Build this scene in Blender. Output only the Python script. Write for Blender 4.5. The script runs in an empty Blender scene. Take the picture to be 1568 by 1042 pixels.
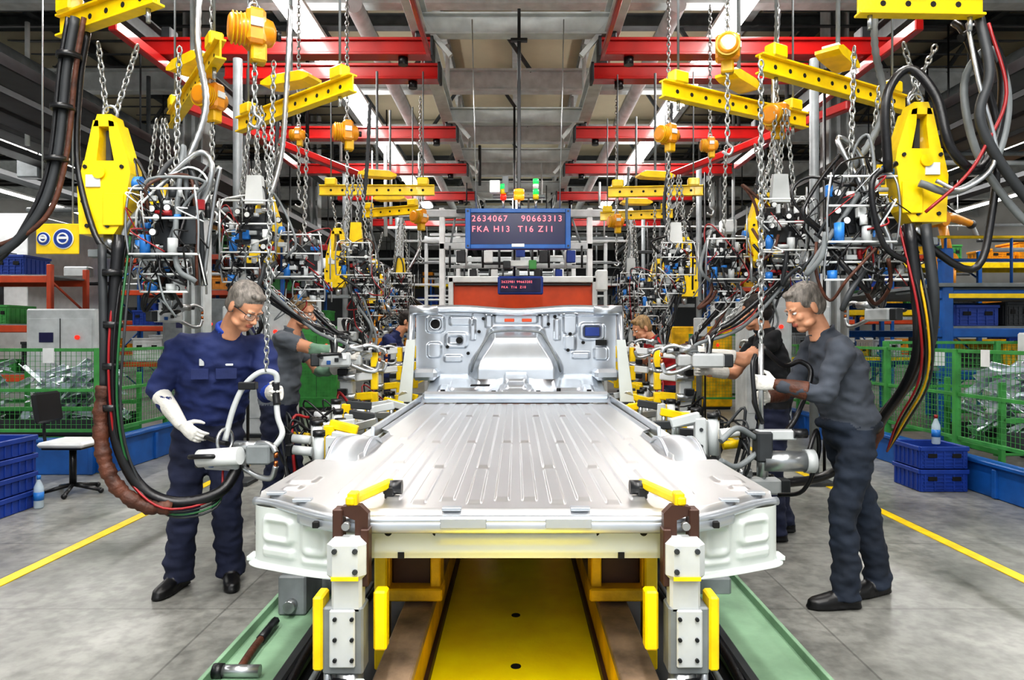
import bpy, math, random
from mathutils import Vector as V, Matrix, Euler, noise
from mathutils.bvhtree import BVHTree
R = random.Random(7)
scene = bpy.context.scene
UP = V((0, 0, 1))

# ------------------------------------------------------------------ materials
def lin(h):
    h = h.lstrip('#')
    o = []
    for i in (0, 2, 4):
        c = int(h[i:i+2], 16) / 255
        o.append(c / 12.92 if c <= .04045 else ((c + .055) / 1.055) ** 2.4)
    return o

def mat(name, hexc, rough=.5, metal=0., var=.15, scale=6., bump=0., bscale=60., emis=0., coat=0., alpha=1., stretch=(1, 1, 1)):
    m = bpy.data.materials.new(name)
    m.use_nodes = True
    nt = m.node_tree
    p = nt.nodes['Principled BSDF']
    c = lin(hexc)
    p.inputs['Roughness'].default_value = rough
    p.inputs['Metallic'].default_value = metal
    if coat: p.inputs['Coat Weight'].default_value = coat
    tc = nt.nodes.new('ShaderNodeTexCoord')
    mp = nt.nodes.new('ShaderNodeMapping')
    mp.inputs['Scale'].default_value = stretch
    nt.links.new(tc.outputs['Object'], mp.inputs[0])
    n = nt.nodes.new('ShaderNodeTexNoise')
    n.inputs['Scale'].default_value = scale
    n.inputs['Detail'].default_value = 5
    nt.links.new(mp.outputs[0], n.inputs['Vector'])
    r = nt.nodes.new('ShaderNodeValToRGB')
    r.color_ramp.elements[0].position = .32
    r.color_ramp.elements[1].position = .68
    r.color_ramp.elements[0].color = [x * (1 - var) for x in c] + [1]
    r.color_ramp.elements[1].color = [min(1, x * (1 + var)) for x in c] + [1]
    nt.links.new(n.outputs['Fac'], r.inputs[0])
    nt.links.new(r.outputs[0], p.inputs['Base Color'])
    if emis:
        p.inputs['Emission Color'].default_value = c + [1]
        p.inputs['Emission Strength'].default_value = emis
    if bump:
        n2 = nt.nodes.new('ShaderNodeTexNoise')
        n2.inputs['Scale'].default_value = bscale
        n2.inputs['Detail'].default_value = 3
        nt.links.new(mp.outputs[0], n2.inputs['Vector'])
        b = nt.nodes.new('ShaderNodeBump')
        b.inputs['Strength'].default_value = bump
        b.inputs['Distance'].default_value = .01
        nt.links.new(n2.outputs['Fac'], b.inputs['Height'])
        nt.links.new(b.outputs[0], p.inputs['Normal'])
    if alpha < 1:
        p.inputs['Alpha'].default_value = alpha
    return m

YEL = mat('yellow_paint', '#eac600', .38, var=.15, scale=9, bump=.1, coat=.15)
YELD = mat('yellow_worn', '#d4a600', .45, var=.4, scale=5, bump=.2)
ORG = mat('orange_paint', '#d98d10', .38, var=.2, coat=.2)
RED = mat('red_paint', '#a8100e', .34, var=.2, scale=3, coat=.35)
WHT = mat('white_paint', '#d8dbdb', .4, var=.1)
LGR = mat('light_grey_paint', '#b4b8b9', .4, var=.14)
MGR = mat('mid_grey_paint', '#6e7375', .5, var=.25)
DGR = mat('dark_grey', '#2c2f32', .5, var=.3)
BLK = mat('black_rubber', '#101013', .35, var=.3, bump=.1)
BLK2 = mat('black_plastic', '#16171a', .35, var=.2)
BLU = mat('blue_paint', '#185499', .4, var=.18)
BLUB = mat('bright_blue', '#2a74be', .35, var=.1)
BLUD = mat('blue_plastic', '#1a3a8a', .45, var=.15)
GRN = mat('green_paint', '#3d8742', .45, var=.25)
GRNP = mat('pale_green_worn', '#84a588', .5, var=.25, scale=4, bump=.1)
GRNC = mat('green_hose', '#1f5a30', .4, var=.1)
REDC = mat('red_hose', '#8c151b', .4, var=.1)
BRN = mat('brown_leather', '#4d2b1d', .6, var=.45, scale=16, bump=.8, bscale=30)
RUST = mat('worn_steel_rail', '#84705d', .6, metal=.3, var=.5, scale=7, bump=.3, bscale=30)
DBRN = mat('dark_brown_steel', '#412a22', .5, metal=.2, var=.3)
STL = mat('steel', '#b0b3b5', .28, metal=.85, var=.15)
CHN = mat('chain_steel', '#a5a7a6', .33, metal=.8, var=.2)
COP = mat('copper', '#a8643a', .35, metal=.9, var=.15)
ZINC = mat('galvanised_sheet', '#c9cacb', .36, metal=.88, var=.04, scale=2.5, stretch=(4, .3, 1))
ZINC2 = mat('galvanised_bright', '#c4cad1', .3, metal=.78, var=.08, scale=5)
PRIM = mat('primer_white_sheet', '#cbd1ce', .4, metal=.2, var=.07, scale=3)
SKIN = mat('skin', '#c99273', .5, var=.1, scale=18)
LIP = mat('lips', '#a8604f', .5, var=.05)
HAIRG = mat('hair_grey', '#76706a', .6, var=.5, scale=60, bump=.6, bscale=120, stretch=(1, 1, .3))
HAIRB = mat('hair_blond', '#8d7350', .6, var=.4, scale=60, bump=.6, bscale=120, stretch=(1, 1, .3))
HAIRD = mat('hair_dark', '#1f1814', .6, var=.4, scale=60, bump=.6, bscale=120, stretch=(1, 1, .3))
NAVY = mat('navy_coverall', '#222e5e', .8, var=.28, scale=5, bump=.6, bscale=12)
NAVYD = mat('navy_trousers', '#1a2038', .85, var=.3, scale=5, bump=.6, bscale=12)
DENIM = mat('dark_denim', '#1c2533', .85, var=.35, scale=5, bump=.6, bscale=12)
ROYAL = mat('royal_blue_cloth', '#2444a2', .8, var=.15, scale=6, bump=.3, bscale=16)
GSHIRT = mat('grey_jersey', '#40454e', .9, var=.16, scale=6, bump=.4, bscale=12)
GSHIRT2 = mat('grey_tshirt', '#5c6168', .9, var=.14, scale=6, bump=.4, bscale=12)
BSHIRT = mat('black_tshirt', '#17181c', .9, var=.2, bump=.3, bscale=14)
RSHIRT = mat('red_shirt', '#9c181d', .85, var=.15, bump=.3, bscale=14)
SAGE = mat('sage_sleeve', '#6f8d79', .85, var=.15, bump=.3, bscale=20)
GLV = mat('white_glove', '#d4d2cc', .85, var=.1, scale=20, bump=.5, bscale=40)
SHOE = mat('black_shoe', '#0e0e10', .4, var=.2)
EYEW = mat('eye_white', '#d8d6d2', .2, var=.02)
EYED = mat('eye_iris', '#2f3a40', .2, var=.1)
LENS = mat('safety_lens', '#dfe8ea', .05, var=.02, alpha=.15)
SCR = mat('display_screen', '#1a1844', .25, var=.1)
LED = mat('led_text', '#ff6f7c', .5, var=0, emis=1.3)
REDL = mat('lamp_red', '#ff2a18', .3, var=0, emis=1.0)
GRNL = mat('lamp_green', '#25d060', .3, var=0, emis=.8)
ORNL = mat('lamp_orange', '#ff9a20', .3, var=0, emis=.9)
TUBE = mat('fluorescent_diffuser', '#fffaf2', .5, var=0, emis=12)
ORP = mat('orange_red_panel', '#d84e1c', .45, var=.1)
HOLE_SHADE = mat('painted_hole_shade', '#0a0a0b', .8, var=.1)  # dark solids painting the shade inside holes; nothing is cut out
BOTL = mat('clear_bottle', '#cfe0ea', .08, var=.02, alpha=.55)

# ------------------------------------------------------------------ mesh builder
def lerp(a, b, t): return a + (b - a) * t
def sst(a, b, x):
    t = max(0, min(1, (x - a) / (b - a)))
    return t * t * (3 - 2 * t)

def cat(pts, k=6):
    pts = [V(p) for p in pts]
    if len(pts) < 3: return pts
    P = [pts[0] * 2 - pts[1]] + pts + [pts[-1] * 2 - pts[-2]]
    out = []
    for i in range(1, len(P) - 2):
        a, b, c, d = P[i-1:i+3]
        for j in range(k):
            t = j / k
            out.append(.5 * ((2*b) + (c-a)*t + (2*a-5*b+4*c-d)*t*t + (3*b-a-3*c+d)*t**3))
    out.append(pts[-1])
    return out

class B:
    def __init__(s):
        s.v = []; s.f = []; s.m = []; s.s = []; s.mats = []
    def mi(s, m):
        for i, x in enumerate(s.mats):
            if x is m: return i
        s.mats.append(m)
        return len(s.mats) - 1
    def add(s, vs, fs, m, smooth=False):
        o = len(s.v); k = s.mi(m)
        s.v.extend([tuple(x) for x in vs])
        for i, f in enumerate(fs):
            s.f.append([o + j for j in f]); s.m.append(k)
            s.s.append(smooth[i] if isinstance(smooth, list) else smooth)
    def box(s, c, size, m, rot=None, b=None):
        c = V(c); hx, hy, hz = [x / 2 for x in size]
        if b is None: b = min(size) * .12
        b = min(b, min(size) * .45)
        M = rot if rot else Matrix.Identity(3)
        if isinstance(M, (tuple, list)): M = Euler(M).to_matrix()
        vs = []; idx = {}
        for sx in (-1, 1):
            for sy in (-1, 1):
                for sz in (-1, 1):
                    idx[(sx, sy, sz, 0)] = len(vs); vs.append(V((sx*hx, sy*(hy-b), sz*(hz-b))))
                    idx[(sx, sy, sz, 1)] = len(vs); vs.append(V((sx*(hx-b), sy*hy, sz*(hz-b))))
                    idx[(sx, sy, sz, 2)] = len(vs); vs.append(V((sx*(hx-b), sy*(hy-b), sz*hz)))
        fs = []
        sg = ((-1, -1), (1, -1), (1, 1), (-1, 1))
        for a in (-1, 1):
            fs.append([idx[(a, p, q, 0)] for p, q in sg])
            fs.append([idx[(p, a, q, 1)] for p, q in sg])
            fs.append([idx[(p, q, a, 2)] for p, q in sg])
        for a in (-1, 1):
            for c2 in (-1, 1):
                fs.append([idx[(a, c2, -1, 0)], idx[(a, c2, 1, 0)], idx[(a, c2, 1, 1)], idx[(a, c2, -1, 1)]])
                fs.append([idx[(a, -1, c2, 0)], idx[(a, 1, c2, 0)], idx[(a, 1, c2, 2)], idx[(a, -1, c2, 2)]])
                fs.append([idx[(-1, a, c2, 1)], idx[(1, a, c2, 1)], idx[(1, a, c2, 2)], idx[(-1, a, c2, 2)]])
        for sx in (-1, 1):
            for sy in (-1, 1):
                for sz in (-1, 1):
                    fs.append([idx[(sx, sy, sz, k)] for k in range(3)])
        out = []
        for f in fs:
            p = [vs[i] for i in f]
            n = (p[1]-p[0]).cross(p[2]-p[0])
            ctr = sum(p, V((0, 0, 0))) / len(p)
            out.append(f if n.dot(ctr) > 0 else f[::-1])
        s.add([M @ x + c for x in vs], out, m)
    def sweep(s, pts, rads, m, side=None, n=8, cap=True, smooth=True):
        pts = [V(p) for p in pts]
        k = len(pts)
        if not isinstance(rads, list): rads = [rads] * k
        T = []
        for i in range(k):
            t = pts[min(i+1, k-1)] - pts[max(i-1, 0)]
            T.append(t.normalized() if t.length > 1e-9 else V((0, 0, 1)))
        ax = V(side) if side is not None else (V((1, 0, 0)) if abs(T[0].x) < .9 else V((0, 1, 0)))
        vs = []
        for i in range(k):
            t = T[i]
            base = V(side) if side is not None else ax
            a = base - t * base.dot(t)
            ax = a.normalized() if a.length > 1e-6 else ax
            ay = t.cross(ax)
            r = rads[i]
            ra, rb = r if isinstance(r, tuple) else (r, r)
            for j in range(n):
                w = 2 * math.pi * j / n
                vs.append(pts[i] + ax * (ra * math.cos(w)) + ay * (rb * math.sin(w)))
        fs = []; sm = []
        for i in range(k-1):
            for j in range(n):
                j2 = (j+1) % n
                fs.append([i*n+j, i*n+j2, (i+1)*n+j2, (i+1)*n+j]); sm.append(smooth)
        if cap:
            fs.append(list(range(n))[::-1]); sm.append(False)
            fs.append([(k-1)*n+j for j in range(n)]); sm.append(False)
        s.add(vs, fs, m, sm)
    def cyl(s, p0, p1, r, m, r1=None, n=12):
        s.sweep([p0, p1], [r, r if r1 is None else r1], m, n=n)
    def tube(s, pts, r, m, n=7, k=6):
        s.sweep(cat(pts, k), r, m, n=n)
    def ell(s, c, rad, m, M=None, nu=16, nv=10):
        c = V(c); M = M or Matrix.Identity(3)
        vs = []; fs = []
        for i in range(1, nv):
            th = math.pi * i / nv
            for j in range(nu):
                ph = 2*math.pi*j/nu
                vs.append(c + M @ V((rad[0]*math.sin(th)*math.cos(ph), rad[1]*math.sin(th)*math.sin(ph), rad[2]*math.cos(th))))
        for i in range(nv-2):
            for j in range(nu):
                j2 = (j+1) % nu
                fs.append([i*nu+j, (i+1)*nu+j, (i+1)*nu+j2, i*nu+j2])
        t = len(vs); vs.append(c + M @ V((0, 0, rad[2]))); vs.append(c + M @ V((0, 0, -rad[2])))
        for j in range(nu):
            j2 = (j+1) % nu
            fs.append([t, j, j2]); fs.append([t+1, (nv-2)*nu+j2, (nv-2)*nu+j])
        s.add(vs, fs, m, True)
    def ring(s, c, Rr, r, m, ax, st=1., dirv=None, nu=14, nv=6):
        c = V(c); ax = V(ax).normalized()
        d = V(dirv) if dirv is not None else (V((0, 0, 1)) if abs(ax.z) < .9 else V((1, 0, 0)))
        u = (d - ax*d.dot(ax)).normalized(); w = ax.cross(u)
        vs = []; fs = []
        for i in range(nu):
            a = 2*math.pi*i/nu
            rd = u*math.cos(a) + w*math.sin(a)
            ctr = c + u*(math.cos(a)*Rr*st) + w*(math.sin(a)*Rr)
            for j in range(nv):
                b = 2*math.pi*j/nv
                vs.append(ctr + rd*(r*math.cos(b)) + ax*(r*math.sin(b)))
        for i in range(nu):
            for j in range(nv):
                i2 = (i+1) % nu; j2 = (j+1) % nv
                fs.append([i*nv+j, i2*nv+j, i2*nv+j2, i*nv+j2])
        s.add(vs, fs, m, True)
    def chain(s, p0, p1, m=None, L=.045, r=.0055):
        p0 = V(p0); p1 = V(p1); d = p1-p0; k = max(2, int(d.length/(L*.75)))
        t = d.normalized(); a = V((1, 0, 0)) if abs(t.x) < .8 else V((0, 1, 0))
        a = (a - t*a.dot(t)).normalized(); b = t.cross(a)
        for i in range(k):
            s.ring(p0 + d*((i+.5)/k), L*.3, r, m or CHN, a if i % 2 else b, st=1.75, dirv=t, nu=8, nv=5)
    def prism(s, poly, M, th, m):
        n = len(poly)
        vs = [M @ V((x, -th/2, z)) for x, z in poly] + [M @ V((x, th/2, z)) for x, z in poly]
        fs = [list(range(n)), list(range(n, 2*n))[::-1]]
        for i in range(n):
            j = (i+1) % n
            fs.append([i, i+n, j+n, j])
        s.add(vs, fs, m)
    def grid(s, fn, nu, nv, m, flip=False):
        vs = [fn(i/nu, j/nv) for j in range(nv+1) for i in range(nu+1)]
        fs = []
        for j in range(nv):
            for i in range(nu):
                a = j*(nu+1)+i
                f = [a, a+1, a+nu+2, a+nu+1]
                fs.append(f[::-1] if flip else f)
        s.add(vs, fs, m, True)
    def mesh(s, name):
        me = bpy.data.meshes.new(name)
        me.from_pydata(s.v, [], s.f)
        for m in s.mats: me.materials.append(m)
        me.polygons.foreach_set('material_index', s.m)
        me.polygons.foreach_set('use_smooth', s.s)
        me.update()
        return me
    def obj(s, name, parent=None):
        xs = [p[0] for p in s.v]; ys = [p[1] for p in s.v]; zs = [p[2] for p in s.v]
        o = V(((min(xs)+max(xs))/2, (min(ys)+max(ys))/2, min(zs)))
        s.v = [(p[0]-o.x, p[1]-o.y, p[2]-o.z) for p in s.v]
        return place(s.mesh(name), name, o, parent)

def place(me, name, o, parent=None):
    ob = bpy.data.objects.new(name, me)
    scene.collection.objects.link(ob)
    if parent:
        ob.parent = parent; ob.location = o - parent.location
    else:
        ob.location = o
    return ob

def empty(name, loc):
    e = bpy.data.objects.new(name, None)
    e.empty_display_size = .2
    scene.collection.objects.link(e); e.location = V(loc)
    return e

def fuse(src, voxel, name, parent, smooth=3, wr=0., cloth=()):
    tmp = bpy.data.objects.new('tmp', src.mesh('tmp'))
    scene.collection.objects.link(tmp)
    m = tmp.modifiers.new('r', 'REMESH'); m.mode = 'VOXEL'; m.voxel_size = voxel
    m2 = tmp.modifiers.new('s', 'SMOOTH'); m2.factor = .5; m2.iterations = smooth
    bpy.context.view_layer.update()
    dg = bpy.context.evaluated_depsgraph_get()
    me = bpy.data.meshes.new_from_object(tmp.evaluated_get(dg))
    bpy.data.objects.remove(tmp)
    me.materials.clear()
    for x in src.mats: me.materials.append(x)
    bvh = BVHTree.FromPolygons([V(p) for p in src.v], src.f)
    clothi = [i for i, x in enumerate(src.mats) if x in cloth]
    isc = [False]*len(me.vertices)
    for p in me.polygons:
        h = bvh.find_nearest(p.center)
        k = src.m[h[2]] if h[2] is not None else 0
        p.material_index = k; p.use_smooth = True
        if k in clothi:
            for vi in p.vertices: isc[vi] = True
    if wr:
        nn = [v.normal.copy() for v in me.vertices]
        for i, v in enumerate(me.vertices):
            if isc[i]:
                c = v.co
                d = noise.noise(V((c.x*8, c.y*8, c.z*15))) + .6*noise.noise(V((c.x*17+c.z*9, c.y*17, c.z*26)))
                d = d-.5*abs(noise.noise(V((c.x*10-c.z*7, c.y*10, c.z*18+5))))
                v.co = c + nn[i]*(d*wr)
    xs = [v.co for v in me.vertices]
    o = V((sum(p.x for p in xs)/len(xs), sum(p.y for p in xs)/len(xs), min(p.z for p in xs)))
    me.transform(Matrix.Translation(-o))
    return place(me, name, o, parent)

# ------------------------------------------------------------------ room shell
def plane_box(name, c, size, m):
    b = B(); b.box(c, size, m, b=.001); return b.obj(name)

fm = bpy.data.materials.new('concrete_floor'); fm.use_nodes = True
nt = fm.node_tree; p = nt.nodes['Principled BSDF']
tc = nt.nodes.new('ShaderNodeTexCoord')
n1 = nt.nodes.new('ShaderNodeTexNoise'); n1.inputs['Scale'].default_value = .9; n1.inputs['Detail'].default_value = 9; n1.inputs['Roughness'].default_value = .65
n2 = nt.nodes.new('ShaderNodeTexNoise'); n2.inputs['Scale'].default_value = 14; n2.inputs['Detail'].default_value = 8
for n in (n1, n2): nt.links.new(tc.outputs['Object'], n.inputs['Vector'])
rp = nt.nodes.new('ShaderNodeValToRGB')
rp.color_ramp.elements[0].position = .3; rp.color_ramp.elements[0].color = lin('#5e5e5b') + [1]
rp.color_ramp.elements[1].position = .7; rp.color_ramp.elements[1].color = lin('#a6a6a0') + [1]
nt.links.new(n1.outputs['Fac'], rp.inputs[0])
mx = nt.nodes.new('ShaderNodeMix'); mx.data_type = 'RGBA'; mx.blend_type = 'MULTIPLY'; mx.inputs[0].default_value = .65
rp2 = nt.nodes.new('ShaderNodeValToRGB'); rp2.color_ramp.elements[0].position = .35; rp2.color_ramp.elements[0].color = (.5, .5, .5, 1); rp2.color_ramp.elements[1].position = .6
nt.links.new(n2.outputs['Fac'], rp2.inputs[0])
nt.links.new(rp.outputs[0], mx.inputs[6]); nt.links.new(rp2.outputs[0], mx.inputs[7])
br = nt.nodes.new('ShaderNodeTexBrick'); br.offset = 0; br.inputs['Scale'].default_value = 1
br.inputs['Brick Width'].default_value = 1.55; br.inputs['Row Height'].default_value = 1.15; br.inputs['Mortar Size'].default_value = .006
br.inputs['Color1'].default_value = (1, 1, 1, 1); br.inputs['Color2'].default_value = (.9, .9, .9, 1); br.inputs['Mortar'].default_value = (.5, .5, .5, 1)
nt.links.new(tc.outputs['Object'], br.inputs['Vector'])
mx2 = nt.nodes.new('ShaderNodeMix'); mx2.data_type = 'RGBA'; mx2.blend_type = 'MULTIPLY'; mx2.inputs[0].default_value = .8
nt.links.new(mx.outputs[2], mx2.inputs[6]); nt.links.new(br.outputs['Color'], mx2.inputs[7])
nt.links.new(mx2.outputs[2], p.inputs['Base Color'])
p.inputs['Roughness'].default_value = .3
bp = nt.nodes.new('ShaderNodeBump'); bp.inputs['Strength'].default_value = .12; bp.inputs['Distance'].default_value = .01
nt.links.new(n2.outputs['Fac'], bp.inputs['Height']); nt.links.new(bp.outputs[0], p.inputs['Normal'])
plane_box('floor', (0, 14, -.05), (32, 42, .1), fm)

WALL = mat('wall_paint', '#bfc1c0', .7, var=.1, scale=1)
WALLD = mat('wall_dark_cladding', '#53575a', .7, var=.25, scale=.6)
ROOF = mat('roof_deck_beige', '#bfb69c', .7, var=.15, scale=.7)
plane_box('wall_left', (-16.05, 14, 3.5), (.1, 42, 7), WALL)
plane_box('wall_right', (16.05, 14, 3.5), (.1, 42, 7), WALL)
plane_box('wall_back', (0, 35.05, 3.5), (32, .1, 7), WALLD)
plane_box('ceiling', (0, 14, 7.05), (32.2, 42.2, .1), ROOF)

b = B()
for sx in (-1, 1):
    b.box((sx*3.04, 12, .003), (.085, 26, .006), YEL, b=.001)
b.obj('floor_line_marking')

# ------------------------------------------------------------------ overhead steel
b = B()
GIRD = mat('girder_grey', '#bcc0bf', .5, var=.15)
GIRDD = mat('girder_dark', '#4c5051', .55, var=.25)
def ibeam(b, p0, p1, w, h, m):
    p0 = V(p0); p1 = V(p1); c = (p0+p1)/2; d = p1-p0; L = d.length
    if abs(d.x) > abs(d.y):
        b.box(c, (L, w*.15, h), m, b=.002)
        for s in (-1, 1): b.box(c+V((0, 0, s*h/2)), (L, w, h*.1), m, b=.002)
    else:
        b.box(c, (w*.15, L, h), m, b=.002)
        for s in (-1, 1): b.box(c+V((0, 0, s*h/2)), (w, L, h*.1), m, b=.002)
for sx in (-1, 1):
    ibeam(b, (sx*.97, 1, 4.62), (sx*.97, 26, 4.62), .16, .2, GIRD)
    ibeam(b, (sx*3.85, 1, 4.62), (sx*3.85, 26, 4.62), .16, .2, GIRDD)
for y in (3.2, 5.0, 6.75, 9.6, 11.7, 14.2, 17.5, 21):
    ibeam(b, (-.97, y+.15, 4.6), (.97, y+.15, 4.6), .14, .2, GIRD)
    for sx in (-1, 1):
        b.cyl((sx*.97, y+.1, 4.7), (sx*.97, y+.1, 5.6), .03, GIRD, n=8)
        b.box((sx*.8, y+.12, 4.45), (.05, .05, .45), GIRD, rot=(0, sx*.7, 0), b=.002)
        b.cyl((sx*3.85, y+.1, 4.7), (sx*3.85, y+.1, 5.6), .03, GIRDD, n=8)
b.obj('suspended_crane_frame')
b = B()
for y in range(2, 33, 3):
    ibeam(b, (-15.9, y+.5, 5.75), (15.9, y+.5, 5.75), .2, .34, GIRD)
    for k in range(-10, 11):
        x = k*1.5
        b.box((x, y+.5, 6.3), (.06, .06, .95), GIRDD, rot=(0, .6 if k % 2 else -.6, 0), b=.002)
    ibeam(b, (-15.9, y+.5, 6.75), (15.9, y+.5, 6.75), .2, .2, GIRDD)
for x in (-14, -12, -10, -8, -6.5, -5.2, -3.9, -2.6, -1.3, 0, 1.3, 2.6, 3.9, 5.2, 6.5, 8, 10, 12, 14):
    ibeam(b, (x, -6, 6.86), (x, 34.9, 6.86), .14, .2, GIRD if abs(x) < 4 else GIRDD)
b.obj('roof_truss')
b = B()
for sx in (-1, 1):
    for x in (6.2, 10.8, 15.2):
        for i in range(60):
            b.box((sx*(x-.6), 1.5+i*.5, 6.0), (4.2, .34, .02), DGR, rot=(.35, 0, 0), b=.001)
b.obj('ceiling_louvre_panel')

for y, xo in ((3.2, 3.7), (5.0, 3.7), (6.9, 3.75), (7.55, 3.2), (9.8, 3.7), (11.9, 3.75), (14.2, 3.7), (17.5, 3.7)):
    for sx in (-1, 1):
        b = B()
        xi = .84
        b.box((sx*(xi+xo)/2, y, 4.36), (xo-xi, .12, .13), RED, b=.01)
        b.box((sx*(xi+xo)/2, y, 4.29), (xo-xi, .17, .03), RED, b=.005)
        b.box((sx*(xi+xo)/2, y, 4.435), (xo-xi, .17, .03), RED, b=.005)
        b.box((sx*xi, y, 4.36), (.03, .19, .2), DGR)
        for x in (xi+.12, xo-.25):
            b.box((sx*x, y, 4.5), (.1, .16, .12), DGR)
        b.cyl((sx*(xi+.3), y, 4.28), (sx*(xi+.3), y, 4.2), .05, BLK2)
        b.obj('red_crane_beam')
b = B()
for sx in (-1, 1):
    b.box((sx*3.55, 8.5, 4.2), (.08, 5, .1), RED)
    b.box((sx*.86, 4.0, 4.25), (.04, 5.5, .05), RED)
    b.box((sx*3.0, 9, 3.95), (.1, 3.5, .1), RED, rot=(0, 0, sx*.35))
b.obj('red_brace_beam')

def light_line(x, z, y0, y1, w=.17, power=0, emis=TUBE, up=0):
    b = B()
    b.box((x, (y0+y1)/2, z+.09), (w+.02, y1-y0, .05), WHT, b=.004)
    k = int((y1-y0)/1.6)
    for i in range(k):
        ya = y0+(y1-y0)*i/k+.02; yb = y0+(y1-y0)*(i+1)/k-.02
        b.sweep([(x, ya, z+.045), (x, yb, z+.045)], [(w*.5, .035)]*2, emis, side=(1, 0, 0), n=12)
        b.box((x, ya-.02, z+.045), (w+.02, .02, .08), WHT, b=.002)
    e = b.obj('fluorescent_light_line')
    for pw, rx, dz in ((power, 0, -.02), (up, math.pi, .14)):  # second, upward area light is added to brighten the ceiling
        if pw:
            ld = bpy.data.lights.new('strip', 'AREA'); ld.shape = 'RECTANGLE'
            ld.size = w; ld.size_y = y1-y0; ld.energy = pw; ld.color = (1, .99, .975)
            lo = bpy.data.objects.new('tube_light', ld); scene.collection.objects.link(lo)
            lo.parent = e; lo.location = V((x, (y0+y1)/2, z+dz)) - e.location; lo.rotation_euler = (rx, 0, 0)
for sx in (-1, 1):
    light_line(sx*2.45, 5.0, -3, 19, .29, 480, up=120)
    light_line(sx*9.5, 5.0, 0, 28, .16, 760)
    light_line(sx*12.7, 5.0, 2, 28, .14)
light_line(0, 5.3, -6, 2, .2, 540, up=20)  # added line, out of view, brightens the near end and the deck
light_line(0, 5.3, 19, 30, .2, 400, up=40)  # added line that brightens the far background

# ------------------------------------------------------------------ car underbody
def emb(x, z, feats):
    h = 0
    for cx, cz, w, hh, dep in feats:
        r = min(w, hh)*.25
        dx = abs(x-cx)-w/2+r; dz = abs(z-cz)-hh/2+r
        d = math.hypot(max(dx, 0), max(dz, 0))+min(max(dx, dz), 0)-r
        h += dep*max(0, min(1, .5-d/.012))
    return h
body = empty('car_underbody', (0, 2.3, .7))
H = .92
WB = .885
def wv(y):
    pts = [(2.1, WB), (2.80, WB-.01), (2.86, .69), (3.66, .69), (3.74, .75), (5.45, .735)]
    for (a, wa), (c, wc) in zip(pts, pts[1:]):
        if y <= c: return lerp(wa, wc, max(0, (y-a)/(c-a)))
    return pts[-1][1]
def yf(x): return 2.10+.25*sst(.5, .93, abs(x))
ribs = [.045+.09*i for i in range(7)]
SEG = {0: [(2.24, 3.40), (3.46, 5.36)], 1: [(2.2, 2.74), (2.80, 4.50), (4.58, 5.36)]}
def ribh(x, y):
    h = 0; ax = abs(x)
    for i, rx in enumerate(ribs):
        d = abs(ax-rx)
        if d < .028:
            k = sst(.0265, .0195, d)
            off = (.10 if i > 4 else 0)
            segs = SEG[i % 2]
            w = max(sst(a-.012+off, a+.012+off, y)*sst(c+.012, c-.012, y) for a, c in segs)
            h += .0085*k*w
    if ax > .68: h += .008*emb(ax, y, [(.79, 2.56, .10, .12, 1), (.79, 2.42, .06, .05, 1)])
    return h
xs_ = [0.]
for c in ribs:
    for o in (.0315, .0285, .0265, .023, .0195, .0175, .014): xs_ += [c-o, c+o]
xs_ += [.66, .68]
xs_ = sorted(set(round(x, 4) for x in xs_))
inner = [-x for x in xs_[::-1]] + xs_[1:]
NO = 34
XL = [('o', -1, 1-i/NO) for i in range(NO)] + [('i', 0, x) for x in inner] + [('o', 1, (i+1)/NO) for i in range(NO)]
NU = len(XL)-1
def pf(u, v):
    ynom = 2.1+3.35*v
    kind, sg, t = XL[int(round(u*NU))]
    x = t if kind == 'i' else sg*(.68+t*(wv(ynom)-.68))
    y = lerp(yf(x), 5.45, v)
    z = H+ribh(x, y)
    if v < .008: z -= .012
    ed = wv(ynom)-abs(x)
    z += .02*sst(.012, .0, ed)*(1 if ynom > 2.9 else 0)
    z -= .012*sst(.03, 0., y-yf(x))
    return V((x, y, z))
b = B()
b.grid(pf, NU, 300, ZINC)
b.obj('floor_panel', body)
b = B()
pts = [(x/50*.895, yf(x/50*.895)-.004, H-.026) for x in range(-50, 51)]
b.sweep(pts, [(.015, .015)]*101, ZINC2, side=(0, 0, 1), n=10)
pts = [(x/50*.70, yf(x/50*.70)-.016, H-.045) for x in range(-50, 51)]
b.sweep(pts, [(.018, .005)]*101, ZINC2, side=(0, 0, 1), n=10)
for sx in (-1, 1):
    for x in (.2, .7, .82):
        b.box((sx*x, yf(x)+.03, H+.002), (.06, .03, .01), ZINC2)
    b.box((sx*.62, yf(.62)-.03, H-.045), (.02, .02, .02), HOLE_SHADE)
    b.box((sx*.16, yf(0)-.024, H-.03), (.14, .012, .03), ZINC2)
b.obj('rear_sill_flange', body)
b = B()
def cm(u, v):
    x = (u*2-1)*.46; z = .76+v*.13
    y = 2.15-.012*sst(.0, .2, v)*sst(1, .8, v)-emb(x, z, [(0, .83, .5, .03, .008)])
    return V((x, y, z))
b.grid(cm, 80, 16, PRIM)
b.box((0, 2.21, .825), (.92, .1, .128), PRIM)
for x in (-.4, -.25, .25, .4): b.cyl((x, 2.143, .845), (x, 2.136, .845), .012, HOLE_SHADE)
for x in (-.36, .33): b.box((x, 2.139, .772), (.02, .006, .02), HOLE_SHADE)
b.box((0, 2.134, .872), (.55, .006, .008), YELD)
b.obj('rear_crossmember', body)
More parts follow.
